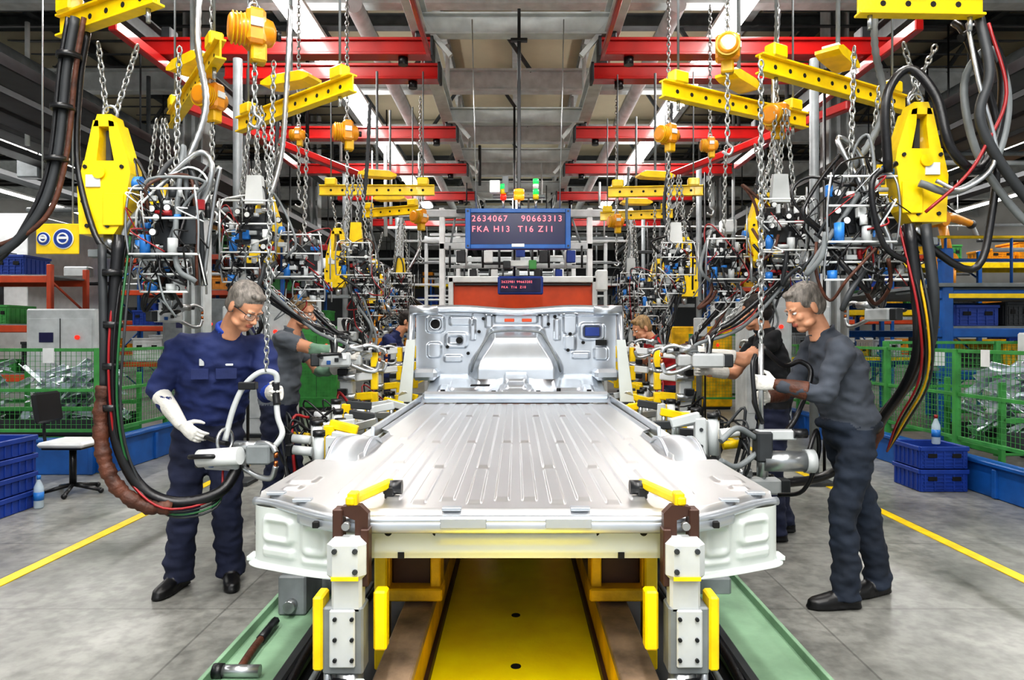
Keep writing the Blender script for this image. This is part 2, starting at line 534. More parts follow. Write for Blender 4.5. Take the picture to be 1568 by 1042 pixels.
for sx in (-1, 1):
    b = B()
    pl = cat([(.90, 2.66, 0), (.90, 2.5, 0), (.898, 2.37, 0), (.875, 2.315, 0), (.80, 2.275, 0), (.66, 2.215, 0), (.5, 2.17, 0)], 18)
    n = len(pl)-1
    L = [0]
    for a, c in zip(pl, pl[1:]): L.append(L[-1]+(c-a).length)
    fe = [(.45, .815, .13, .085, .014), (.45, .815, .09, .05, -.009), (.45, .74, .13, .03, .012), (.60, .80, .10, .11, .012), (.60, .80, .06, .07, -.008), (.15, .79, .14, .12, .012), (.60, .725, .1, .018, .01)]
    def cb(u, v):
        i = min(n, int(round(u*n))); p0 = pl[i]
        t = (pl[min(n, i+1)]-pl[max(0, i-1)]).normalized()
        nrm = V((-t.y, t.x, 0))
        if nrm.dot(V((.6, -1, 0))) < 0: nrm = -nrm
        z = .685+v*.2
        o = emb(L[i], z, fe)+.022*sst(.07, .02, v)
        q = p0+nrm*o
        return V((sx*q.x, q.y, z))
    b.grid(cb, n, 60, PRIM, flip=sx < 0)
    b.grid(lambda u, v: V((sx*(.90-.4*u), 2.66-.45*u*v, .69)), 2, 2, PRIM)
    b.box((sx*.905, 2.36, .70), (.03, .06, .015), PRIM)
    for z in (.74, .84): b.cyl((sx*.56, 2.19, z), (sx*.56, 2.165, z), .01, HOLE_SHADE)
    b.obj('rear_corner_panel', body)
for sx in (-1, 1):
    b = B()
    r_ = .32
    def wh(u, v):
        a = math.pi*v
        sh = math.sin(math.pi*min(1, max(0, u)))
        x = .685+.16*u
        z = .65+(r_+.015*sh)*math.sin(a)
        return V((sx*x, 3.26-(r_)*1.1*math.cos(a), z))
    b.grid(wh, 12, 40, ZINC2, flip=sx < 0)
    for uu in (0, 1):
        b.sweep([wh(uu, i/30) for i in range(31)], .011, ZINC2, n=6)
        def sk(u, v):
            p = wh(uu, u); return V((p.x, p.y, lerp(p.z, .65, v)))
        b.grid(sk, 40, 4, ZINC2, flip=(sx > 0) == (uu == 1))
    for k in range(4): b.cyl((sx*.846, 3.08+k*.12, .86), (sx*.852, 3.08+k*.12, .86), .015, HOLE_SHADE)
    b.obj('wheelhouse', body)
    b = B()
    b.box((sx*.80, 4.7, .86), (.1, 2.1, .14), PRIM, b=.02)
    b.box((sx*.765, 4.7, .945), (.02, 2.1, .06), ZINC2)
    b.box((sx*.85, 4.7, .79), (.012, 2.1, .06), ZINC2)
    for y in (3.9, 4.4, 4.9, 5.4): b.cyl((sx*.8, y, .93), (sx*.8, y, .935), .025, HOLE_SHADE)
    b.box((sx*.76, 2.85, .84), (.12, .3, .12), PRIM, b=.02)
    b.obj('side_sill', body)
b = B()
fe = [(-.5, 5.62, .3, .12, .02), (.5, 5.62, .3, .12, .02), (0, 5.62, .28, .2, .04), (0, 5.62, .16, .12, .03), (-.45, 5.95, .25, .25, .02), (.45, 5.95, .25, .25, .02),
      (-.62, 5.8, .08, .3, .015), (.62, 5.8, .08, .3, .015), (0, 5.95, .2, .3, .05)]
def cf(u, v):
    x = (u*2-1)*.76; y = 5.42+.9*v
    z = .93+.05*sst(0, .12, v)+.13*sst(.3, 1, v)+emb(x, y, fe)+.05*sst(.3, .1, abs(x))*sst(.1, .4, v)
    return V((x, y, z))
b.grid(cf, 150, 90, ZINC2)
b.box((-.3, 5.75, 1.045), (.16, .12, .01), HOLE_SHADE)
for x, y in ((-.18, 5.5), (.18, 5.5), (-.6, 5.6), (.6, 5.6), (.36, 5.75)):
    b.cyl((x, y, .985), (x, y, 1.02), .018, HOLE_SHADE)
b.box((0, 5.48, .985), (1.5, .06, .06), ZINC2, b=.02)
b.obj('cabin_floor', body)
b = B()
fe = [(-.74, 1.57, .16, .16, .02), (-.74, 1.57, .08, .08, -.03), (-.55, 1.42, .2, .14, .02), (-.56, 1.42, .12, .07, -.02), (-.5, 1.6, .22, .08, .015), (.5, 1.58, .12, .2, .02),
      (.7, 1.5, .22, .16, .02), (.7, 1.5, .14, .1, -.03), (.5, 1.4, .1, .14, .02), (0, 1.62, .4, .08, .015), (-.25, 1.6, .06, .12, .012), (.27, 1.6, .06, .12, .012),
      (-.75, 1.33, .12, .14, .02), (.78, 1.3, .12, .12, .02), (.6, 1.28, .16, .06, .015), (-.58, 1.25, .16, .06, .015), (-.4, 1.52, .05, .2, .012), (.38, 1.52, .05, .2, .012), (.6, 1.66, .4, .03, .012), (-.6, 1.67, .4, .03, .012)]
def fw(u, v):
    x = (u*2-1)*.91; z = 1.08+.62*v
    hw = .42-.16*sst(1.15, 1.5, z)
    dome = sst(hw+.02, hw-.09, abs(x))*sst(1.56, 1.44, z)
    y = 6.32-emb(x, z, fe)*(1-dome)*1.4-.32*dome*(1-.45*sst(1.15, 1.5, z))-.10*sst(.7, .95, abs(x))
    return V((x, y, z))
b.grid(fw, 220, 100, ZINC2)
b.obj('bulkhead', body)
b = B()
b.sweep(cat([(-.93, 6.15, 1.69), (-.5, 6.24, 1.71), (0, 6.26, 1.68), (.5, 6.24, 1.71), (.93, 6.15, 1.69)], 6), [(.035, .03)]*25, ZINC2, side=(0, 0, 1), n=8)
for x in (-.06, .1): b.box((x, 6.28, 1.605), (.09, .03, .03), ORP)
b.cyl((-.74, 6.31, 1.57), (-.74, 6.26, 1.57), .045, HOLE_SHADE, n=20)
b.ring((-.74, 6.265, 1.57), .05, .01, ZINC2, (0, 1, 0))
b.box((.70, 6.27, 1.50), (.13, .04, .08), BLUD)
b.cyl((-.52, 6.28, 1.42), (-.52, 6.255, 1.42), .03, HOLE_SHADE, n=16)
b.box((.78, 6.25, 1.40), (.1, .02, .05), HOLE_SHADE)
for x, z in ((-.3, 1.62), (.36, 1.64), (-.86, 1.45), (.5, 1.48), (-.44, 1.3), (.48, 1.33), (.22, 1.66), (-.2, 1.66), (-.63, 1.36), (.62, 1.4), (-.34, 1.5), (.3, 1.57)):
    b.cyl((x, 6.31, z), (x, 6.27, z), .015, HOLE_SHADE)
for sx in (-1, 1):
    b.sweep([(sx*.93, 6.15, 1.72), (sx*.94, 6.1, 1.4), (sx*.95, 5.9, 1.1), (sx*.9, 5.5, .95)], [(.03, .05), (.035, .06), (.045, .08), (.05, .07)], ZINC2, side=(1, 0, 0), n=10)
    b.prism([(-.02, .0), (.09, .0), (.02, .5), (-.05, .5)], Matrix.Translation((sx*.86, 5.5, .93)) @ Matrix.Rotation(0 if sx > 0 else math.pi, 4, 'Z'), .03, PRIM)
    b.cyl((sx*.7, 6.12, 1.69), (sx*.95, 6.12, 1.69), .045, ZINC2)
    b.box((sx*.8, 6.1, 1.12), (.22, .3, .1), ZINC2, b=.03)
b.sweep(cat([(-.4, 6.12, 1.14), (-.36, 6.02, 1.25), (-.27, 6.1, 1.42), (-.18, 6.15, 1.5), (.18, 6.15, 1.5), (.27, 6.1, 1.42), (.36, 6.02, 1.25), (.4, 6.12, 1.14)], 6), .010, MGR, n=6)
b.obj('bulkhead_frame', body)

# ------------------------------------------------------------------ conveyor base
conv = empty('assembly_line_conveyor', (0, 3, 0))
b = B()
for sx in (-1, 1):
    b.box((sx*1.08, 4.6, .03), (.36, 7.4, .06), GRNP, b=.004)
    b.box((sx*1.25, 4.6, .05), (.02, 7.4, .1), GRNP, b=.002)
    b.box((sx*.7, 4.6, .02), (.4, 7.4, .04), DGR, b=.002)
b.obj('green_side_plate', conv)
b = B()
YDK = mat('yellow_deck_brightened', '#ffe000', .4, var=.12, scale=5, bump=.1)  # deck yellow brightened in the colour to stand in for front light
b.box((0, 4.4, .14), (.66, 7.2, .1), YDK, b=.01)
b.box((0, 2.45, .195), (.66, .008, .01), YELD)
b.cyl((0, 2.62, .19), (0, 2.62, .193), .02, HOLE_SHADE); b.cyl((0, 2.25, .19), (0, 2.25, .193), .02, HOLE_SHADE)
for y in (3.1, 4.0, 5.0): b.cyl((.0, y, .19), (.0, y, .193), .02, HOLE_SHADE)
b.obj('yellow_deck', conv)
b = B()
for sx in (-1, 1):
    b.box((sx*.385, 4.2, .38), (.12, 5.6, .035), RUST, b=.005)
    b.box((sx*.34, 4.2, .27), (.02, 5.6, .2), YELD, b=.004)
    b.box((sx*.43, 4.2, .27), (.02, 5.6, .2), DBRN, b=.004)
    b.box((sx*.385, 4.2, .2), (.14, 5.6, .06), DBRN, b=.004)
    b.box((sx*.42, 2.74, .44), (.26, .12, .05), YELD)
    b.box((sx*.42, 2.84, .67), (.2, .06, .18), DBRN)
    for o in (-.1, .1): b.box((sx*.42+o, 2.78, .59), (.04, .14, .3), YELD)
    b.box((sx*.53, 2.72, .4), (.05, .1, .5), YEL)
    b.box((sx*.42, 2.82, .50), (.18, .14, .16), DBRN)
    b.box((sx*.42, 3.2, .74), (.1, 1.0, .08), YELD)
    b.box((sx*.42, 4.8, .6), (.1, .12, .4), YELD)
b.box((0, 3.1, .66), (.9, .08, .1), DBRN)
b.box((0, 4.3, .45), (.3, .3, .4), MGR)
b.obj('lift_rail', conv)

for sx in (-1, 1):
    b = B()
    x = sx*.5; y = 2.03
    Rr = lambda *a: V((x+sx*a[0], y+a[1], a[2]))
    b.box(Rr(0, 0, .80), (.115, .07, .13), LGR, b=.02)
    b.box(Rr(0, .01, .70), (.09, .06, .12), LGR, b=.008)
    b.box(Rr(.01, .02, .56), (.12, .08, .20), MGR, b=.006)
    b.box(Rr(.01, -.025, .57), (.075, .012, .17), LGR, b=.004)
    for z in (.51, .57, .63): 
        for o in (-.02, .03): b.cyl(Rr(o, -.03, z), Rr(o, -.038, z), .006, BLK2, n=8)
    for o, z in ((-.03, .83), (.03, .83), (-.03, .77)): b.cyl(Rr(o, -.033, z), Rr(o, -.042, z), .008, DGR, n=8)
    b.box(Rr(0, -.038, .75), (.08, .004, .012), YEL)
    b.box(Rr(.085, .02, .58), (.03, .08, .22), YEL, b=.006)
    b.box(Rr(-.09, .05, .60), (.04, .05, .18), YEL, b=.006)
    b.cyl(Rr(0, .02, .46), Rr(0, .02, .28), .042, STL, n=16)
    b.cyl(Rr(0, .02, .28), Rr(0, .02, .25), .05, LGR, n=16)
    b.box(Rr(.02, -.03, .42), (.05, .04, .06), BLK2); b.box(Rr(-.04, -.03, .40), (.03, .03, .1), LGR)
    b.box(Rr(0, .04, .16), (.14, .14, .3), MGR)
    b.cyl(Rr(.06, 0, .5), Rr(.06, 0, .3), .012, STL)
    b.tube([Rr(.03, -.05, .42), Rr(.09, -.06, .36), Rr(.07, -.03, .25), Rr(.1, 0, .08)], .008, BLK)
    b.tube([Rr(-.03, -.05, .42), Rr(-.07, -.06, .38), Rr(-.06, -.03, .27), Rr(-.05, 0, .08)], .006, BLK)
    b.prism([(-.02, .74), (.055, .79), (.06, .93), (.035, .955), (-.02, .95), (-.03, .93), (.02, .91), (.02, .85), (-.03, .80)], Matrix.Translation((x, y+.02, 0)) @ Matrix.Rotation(0 if sx < 0 else math.pi, 4, 'Z'), .03, DBRN)
    b.box(Rr(-.05, .02, .80), (.025, .05, .17), DBRN)
    b.box(Rr(.03, .02, .885), (.03, .05, .12), DBRN)
    b.cyl(Rr(.0, -.01, .9), Rr(.0, -.03, .9), .012, STL)
    b.box(Rr(-.04, .14, .965), (.028, .28, .028), YEL, rot=(0, 0, sx*.28), b=.006)
    b.box(Rr(-.01, .03, .955), (.03, .04, .07), YEL)
    b.cyl(Rr(-.06, .25, .955), Rr(-.12, .25, .955), .024, BLK2)
    b.box(Rr(-.08, .25, .94), (.03, .05, .04), BLK2)
    b.obj('sill_clamp_unit')

def fixture(sx, y, seed, x0=1.06):
    r = random.Random(seed); b = B()
    b.box((sx*x0, y, .1), (.22, .3, .1), MGR)
    b.box((sx*x0, y, .42), (.12, .14, .6), MGR, b=.01)
    b.box((sx*x0, y, .74), (.2, .22, .04), DGR)
    for i in range(3):
        yy = y-.14+i*.14; zz = .8+r.random()*.12
        xx = sx*(x0-.06+.05*i)
        b.box((xx, yy, zz), (.06, .05, .2), YEL if r.random() < .6 else LGR, b=.006)
        b.box((xx-sx*.08, yy, zz+.09), (.16, .04, .05), r.choice([LGR, YEL, STL, DGR]), rot=(0, sx*r.uniform(-.3, .3), 0))
        b.cyl((xx-sx*.14, yy, zz+.09), (xx-sx*.14, yy, zz), .014, STL)
        b.cyl((xx+sx*.07, yy, zz+.1), (xx+sx*.07, yy, zz-.1), .028, r.choice([WHT, LGR, STL]), n=12)
        b.cyl((xx+sx*.07, yy, zz+.13), (xx+sx*.07, yy, zz+.1), .034, BLK2, n=12)
        b.cyl((xx+sx*.1, yy-.03, zz+.02), (xx+sx*.2, yy-.03, zz+.03), .025, r.choice([WHT, LGR, YEL]), n=12)
        b.box((xx+sx*.22, yy-.03, zz+.03), (.03, .06, .06), BLK2)
        for z2 in (-.05, .04): b.cyl((xx, yy-.026, zz+z2), (xx, yy-.034, zz+z2), .01, DGR, n=8)
    for i in range(6):
        b.tube([(sx*(x0+.1+r.random()*.1), y-.12+r.random()*.25, .85+r.random()*.15), (sx*(x0+.2+r.random()*.1), y-.1+r.random()*.2, .75+r.random()*.3),
                (sx*(x0+.15), y+r.uniform(-.1, .1), .5), (sx*(x0+.1), y+r.uniform(-.1, .1), .1)], r.choice([.006, .009]), r.choice([BLK, BLK, BLK, DGR, REDC, BLK]), n=6)
    b.box((sx*(x0+.12), y-.02, .62), (.1, .14, .1), r.choice([DGR, BRN, LGR]))
    b.obj('clamping_fixture')
sd = 0
for y in (3.85, 4.3, 4.85, 5.4, 6.0):
    for sx in (-1, 1):
        sd += 1; fixture(sx, y, sd, 1.06)
for sx in (-1, 1):
    for y in (5.2, 6.3, 7.3):
        b = B()
        b.box((sx*1.28, y, .7), (.1, .12, 1.3), LGR, b=.01)
        b.box((sx*1.28, y, .06), (.24, .24, .1), MGR)
        for z in (1.0, 1.15, 1.32):
            b.box((sx*1.18, y-.03, z), (.2, .07, .06), WHT if z > 1.1 else YEL, rot=(0, sx*.1, 0))
            b.box((sx*1.07, y-.03, z-.03), (.05, .06, .13), YEL)
            b.cyl((sx*1.33, y-.06, z), (sx*1.2, y-.08, z), .03, STL)
            b.box((sx*1.3, y-.08, z+.04), (.07, .05, .05), BLK2)
        b.obj('clamping_tower')
b = B()
b.tube([(-1.14, 2.82, .085), (-1.15, 3.0, .09), (-1.155, 3.24, .09)], .017, BRN)
b.tube([(-1.152, 3.08, .09), (-1.155, 3.28, .09)], .021, BLK2)
b.cyl((-1.23, 2.80, .085), (-1.05, 2.80, .085), .025, STL); b.cyl((-1.24, 2.80, .085), (-1.2, 2.80, .085), .03, BLK2)
b.obj('mallet_hammer')
b = B()
b.box((-1.12, 3.56, .16), (.14, .3, .2), MGR, b=.01)
b.box((-1.12, 3.56, .27), (.1, .2, .02), DGR); b.cyl((-1.12, 3.42, .12), (-1.12, 3.36, .12), .03, STL)
b.obj('junction_box')
for sx in (-1, 1):
    b = B()
    b.box((sx*.93, 2.9, .09), (.05, 1.4, .06), DGR, b=.01)
    b.tube([(sx*.85, 2.2, .08), (sx*.9, 3.0, .1), (sx*.85, 3.8, .08)], .02, BLK); b.tube([(sx*.8, 2.2, .08), (sx*.82, 3.0, .08), (sx*.8, 3.8, .08)], .014, MGR); b.obj('cable_duct')

# ------------------------------------------------------------------ display boards
def text(s, size, loc, parent, m):
    c = bpy.data.curves.new('txt', 'FONT'); c.body = s; c.size = size; c.extrude = .001; c.align_x = 'LEFT'
    c.space_character = 1.25
    o = bpy.data.objects.new('led_characters', c); scene.collection.objects.link(o)
    c.materials.append(m); o.parent = parent; o.location = V(loc)-parent.location; o.rotation_euler = (math.pi/2, 0, 0)
disp = empty('led_display_board', (0, 6.5, 2.3))
b = B()
b.box((.02, 6.55, 2.48), (1.0, .12, .38), BLUD, b=.02)
for sx in (-1, 1): b.box((.02+sx*.475, 6.482, 2.48), (.05, .03, .38), BLU, b=.004)
for sz in (-1, 1): b.box((.02, 6.482, 2.48+sz*.17), (.9, .03, .04), BLU, b=.004)
b.box((.02, 6.487, 2.48), (.9, .01, .3), SCR, b=.002)
b.box((.02, 6.465, 2.32), (.12, .01, .03), WHT, b=.002)
for sx in (-1, 1):
    for sz in (-1, 1): b.cyl((.02+sx*.475, 6.464, 2.48+sz*.165), (.02+sx*.475, 6.46, 2.48+sz*.165), .01, BLK2)
b.obj('housing', disp)
b = B()
b.box((.03, 6.55, 3.45), (.035, .035, 1.7), BLK2); b.box((.03, 6.55, 4.30), (.16, .05, .03), BLK2)
b.box((.03, 6.55, 4.45), (.03, .03, .3), BLK2)
b.box((.03, 6.55, 2.8), (.5, .04, .03), MGR)
b.box((-.2, 6.5, 2.88), (.1, .06, .12), WHT); b.box((-.1, 6.5, 2.9), (.06, .05, .16), MGR)
for x, ms in ((.03, (ORNL, ORNL)), (.19, (YEL, GRNL, WHT, GRNL)), (-.12, (REDL, YEL, GRNL))):
    b.cyl((x, 6.5, 2.68), (x, 6.5, 2.76), .012, STL)
    for i, mm in enumerate(ms): b.cyl((x, 6.5, 2.76+i*.05), (x, 6.5, 2.805+i*.05), .028 if x != .03 else .05, mm)
for sx in (-1, 1): b.cyl((.02+sx*.4, 6.55, 2.66), (.02+sx*.44, 6.55, 4.5), .005, STL, n=6)
b.obj('mounting_pole', disp)
text('2634067', .08, (-.42, 6.478, 2.55), disp, LED); text('90663313', .08, (.05, 6.478, 2.55), disp, LED)
text('FKA H13  T16 Z11', .08, (-.42, 6.478, 2.45), disp, LED)
d2 = empty('led_display_board', (0, 9, 2))
b = B()
b.box((.06, 9.05, 2.13), (.6, .1, .24), BLUD, b=.015); b.box((.06, 8.995, 2.13), (.53, .01, .18), SCR, b=.002)
b.box((.06, 9.05, 2.42), (.3, .08, .08), WHT); b.cyl((-.02, 9.05, 2.24), (-.02, 9.05, 4.5), .015, BLK2)
b.box((.06, 9.0, 2.55), (.12, .06, .1), BLUD); b.box((-.12, 9, 2.4), (.1, .06, .1), DGR); b.box((.22, 9, 2.4), (.1, .06, .12), GRN)
b.obj('housing', d2)
text('2622981 99663202', .042, (-.19, 8.988, 2.16), d2, LED)
text('FKA  T16  Z10', .042, (-.19, 8.988, 2.09), d2, LED)
b = B()
b.box((.10, 9.9, 1.65), (2.0, .15, 1.16), ORP, b=.01)
b.box((.10, 9.8, 2.27), (2.15, .12, .09), WHT)
for sx in (-1, 1): b.box((.10+sx*1.03, 9.8, 1.15), (.07, .12, 2.3), WHT)
b.box((1.22, 9.75, 2.25), (.16, .2, .3), WHT)
b.box((.10, 9.82, 2.20), (1.95, .1, .03), BLK2)
b.box((.10, 9.82, .6), (1.9, .2, 1.2), DGR)
b.obj('lifting_door_portal')

# ------------------------------------------------------------------ overhead yellow jib bars and hoists
def jib(p0, p1, top=4.29, w=.1, seed=0):
    p0 = V(p0); p1 = V(p1); d = p1-p0; L = d.length; t = d.normalized(); a = math.atan2(d.y, d.x)
    b = B(); c = (p0+p1)/2
    M = Matrix.Rotation(a, 3, 'Z')
    b.box(c, (L, .012, w), YEL, rot=M, b=.003)
    b.box(c+V((0, 0, w/2)), (L, .06, .012), YEL, rot=M, b=.002)
    b.box(c-V((0, 0, w/2)), (L, .06, .012), YEL, rot=M, b=.002)
    nrm = V((-t.y, t.x, 0))
    k = int(L/.12)
    for i in range(1, k):
        q = p0+t*(L*i/k)
        b.cyl(q-nrm*.008, q+nrm*.008, .014, HOLE_SHADE, n=8)
    for s in (0, 1):
        q = p0+t*(L*(.1+.8*s))
        b.box(q+V((0, 0, .09)), (.12, .08, .08), YEL, rot=M)
        b.cyl(q+V((0, 0, .1)), V((q.x, q.y, top)), .008, MGR, n=6)
        b.cyl(q+V((0, 0, -.05)), q+V((0, 0, -.12)), .012, STL, n=6)
    q = c+V((0, 0, .17))
    b.prism([(-.2, -.02), (-.14, -.035), (.14, -.035), (.2, -.02), (.2, .0), (.12, .03), (-.12, .03), (-.2, .0)], Matrix.Translation(q) @ Matrix.Rotation(a+.3, 4, 'Z'), .14, YEL)
    b.box(q+V((0, 0, .035)), (.28, .1, .015), WHT, rot=Matrix.Rotation(a+.3, 3, 'Z'))
    b.cyl(q, V((q.x, q.y, top)), .014, MGR, n=8)
    b.obj('yellow_jib_rail')
Z3 = 3.02
for p in [((-1.62, 3.1), (-2.3, 3.45)), ((-1.6, 3.7), (-2.5, 4.95)), ((-1.0, 4.2), (-2.05, 5.05)), ((-.87, 7.3), (-2.1, 7.3)), ((-1.2, 8.4), (-1.95, 8.7)),
          ((1.6, 3.2), (2.2, 3.22)), ((1.39, 3.9), (2.62, 4.6)), ((.92, 4.3), (2.1, 4.95)), ((1.0, 7.4), (2.0, 7.3)), ((1.1, 8.9), (2.0, 8.7))]:
    jib((p[0][0], p[0][1], Z3), (p[1][0], p[1][1], Z3))

def hoist(x, y, z, s=1., yaw=0., drop=.6, seed=0):
    b = B(); s *= .8
    M = Matrix.Rotation(yaw, 3, 'Z')
    P = lambda a, c, d: V((x, y, z))+M @ V((a*s, c*s, d*s))
    b.sweep([P(-.15, 0, 0), P(-.14, 0, 0), P(-.07, 0, 0), P(.05, 0, 0), P(.10, 0, 0), P(.12, 0, 0)], [.06*s, .08*s, .09*s, .09*s, .075*s, .04*s], ORG, n=18)
    b.box(P(0, 0, .01), (.11*s, .19*s, .21*s), ORG, rot=M, b=.02*s)
    for k in range(5): b.sweep([P(-.13+.022*k, 0, 0), P(-.122+.022*k, 0, 0)], [.096*s, .096*s], YELD, n=18)
    b.box(P(.02, 0, -.13), (.09*s, .1*s, .12*s), YELD, rot=M, b=.012*s)
    b.ring(P(0, 0, .14), .03*s, .009*s, STL, M @ V((0, 1, 0)))
    b.cyl(P(.12, 0, 0), P(.15, 0, 0), .03*s, BLK2)
    b.box(P(.0, -.1, .02), (.07*s, .01, .05*s), WHT, rot=M)
    b.chain(V((x, y, z+.14*s)), V((x, y, 4.27)))
    b.chain(V((x, y, z-.15*s)), V((x, y, z-.15*s-drop)))
    q = V((x, y, z-.15*s-drop))
    b.tube([q, q+V((0, 0, -.04)), q+V((.03, 0, -.07)), q+V((.01, 0, -.11)), q+V((-.03, 0, -.09))], .009, STL, k=4)
    b.obj('chain_hoist')
for i, a in enumerate([(-1.32, 3.45, 3.0, 1.05, .5, .25), (-1.78, 4.0, 2.85, .9, 1.2, .5), (-1.36, 5.5, 3.1, .95, .4, .7), (-1.12, 8.0, 2.85, 1, .9, .3), (-1.75, 5.5, 3.08, .6, 0, .4),
                       (1.24, 4.0, 3.14, .9, 1.3, .4), (1.72, 4.5, 2.9, .95, .8, .4), (1.23, 5.5, 3.08, .9, .5, .7), (1.18, 8.0, 2.8, .9, .2, .3), (1.65, 5.8, 3.08, .7, 0, .4)]):
    hoist(a[0], a[1], a[2], a[3], a[4], a[5], i)

# ------------------------------------------------------------------ welding gun stations
def gun(b, p, yaw, s=1., arms=None):
    arms = arms or STL
    M = Matrix.Rotation(yaw, 3, 'Z')
    P = lambda a, c, d: V(p)+M @ V((a*s, c*s, d*s))
    b.box(P(0, 0, 0), (.24*s, .11*s, .11*s), LGR, rot=M, b=.015*s)
    b.box(P(-.15, 0, 0), (.07*s, .09*s, .1*s), DGR, rot=M)
    b.cyl(P(.08, 0, .09), P(.22, 0, .09), .032*s, STL, n=14); b.cyl(P(.22, 0, .09), P(.26, 0, .09), .02*s, BLK2)
    b.tube([P(.12, 0, -.04), P(.24, 0, -.09), P(.32, 0, -.09), P(.35, 0, -.02)], .018*s, arms)
    b.tube([P(.12, 0, .05), P(.24, 0, .11), P(.32, 0, .10), P(.35, 0, .06)], .018*s, arms)
    b.cyl(P(.35, 0, -.02), P(.35, 0, .01), .012*s, COP); b.cyl(P(.35, 0, .06), P(.35, 0, .03), .012*s, COP)
    b.tube([P(-.1, -.06, .02), P(-.12, -.16, .04), P(.02, -.16, .05), P(.04, -.06, .03)], .014*s, BLK2)
    b.ring(P(0, 0, .12), .07*s, .01*s, STL, M @ V((1, 0, 0)), nu=18)
    for i in range(3): b.box(P(-.05+.06*i, -.06, -.02+.02*i), (.03*s, .02*s, .03*s), [BLU, BLK2, WHT][i], rot=M)

def cage(b, c, w, d, h, r, dens=22):
    c = V(c)
    for sx in (-1, 1):
        b.tube([c+V((sx*w/2, -d/2, -h/2)), c+V((sx*w*.52, -d*.55, 0)), c+V((sx*w*.45, -d/2, h/2)), c+V((sx*w*.3, 0, h*.62))], .006, STL, n=6)
        b.cyl(c+V((sx*w/2, d/2, -h/2)), c+V((sx*w/2, d/2, h/2)), .006, STL, n=6)
    for sz in (-1, .1, 1):
        b.cyl(c+V((-w/2, -d/2, sz*h/2)), c+V((w/2, -d/2, sz*h/2)), .006, WHT, n=6)
    b.box(c+V((0, 0, 0)), (w*.6, .015, h*.6), DGR)
    cols = [WHT, LGR, BLK2, BLK2, WHT, LGR, STL, MGR, STL, BLK2, DGR, BLUB, REDC, LGR]
    for i in range(dens):
        x = r.uniform(-.44, .44)*w; z = r.uniform(-.44, .44)*h; y = r.uniform(-.45, -.05)*d*r.choice([1, 1, -1])
        q = c+V((x, y, z)); m = r.choice(cols); k = r.random()
        if k < .35: b.box(q, (r.uniform(.02, .06), r.uniform(.02, .045), r.uniform(.02, .06)), m)
        elif k < .65: b.cyl(q, q+V((0, 0, r.uniform(.03, .08))), r.uniform(.008, .02), m, n=10)
        elif k < .88: b.cyl(q, q+V((r.uniform(.03, .08), 0, 0)), r.uniform(.006, .015), m, n=10)
        else:
            b.cyl(q, q+V((0, -.02, 0)), .02, BLK2, n=14); b.cyl(q+V((0, -.02, 0)), q+V((0, -.022, 0)), .016, WHT, n=14)
    for i in range(dens//3):
        x = r.uniform(-.5, .5)*w; z = r.uniform(-.5, .5)*h; y = -d*.5
        b.tube([c+V((x, y, z)), c+V((x+r.uniform(-.06, .06), y-.04, z+r.uniform(-.05, .05))), c+V((x+r.uniform(-.1, .1), y, z-r.uniform(.03, .12)))], r.choice([.003, .004, .005]), r.choice([BLK, BLK, STL, WHT, DGR, REDC]), n=5, k=5)
    b.cyl(c+V((-w*.3, -d*.4, -h*.5)), c+V((-w*.3, -d*.4, -h*.2)), .024, BLUB, n=12)
    b.cyl(c+V((w*.1, -d*.4, -h*.5)), c+V((w*.1, -d*.4, -h*.25)), .024, LGR, n=12)

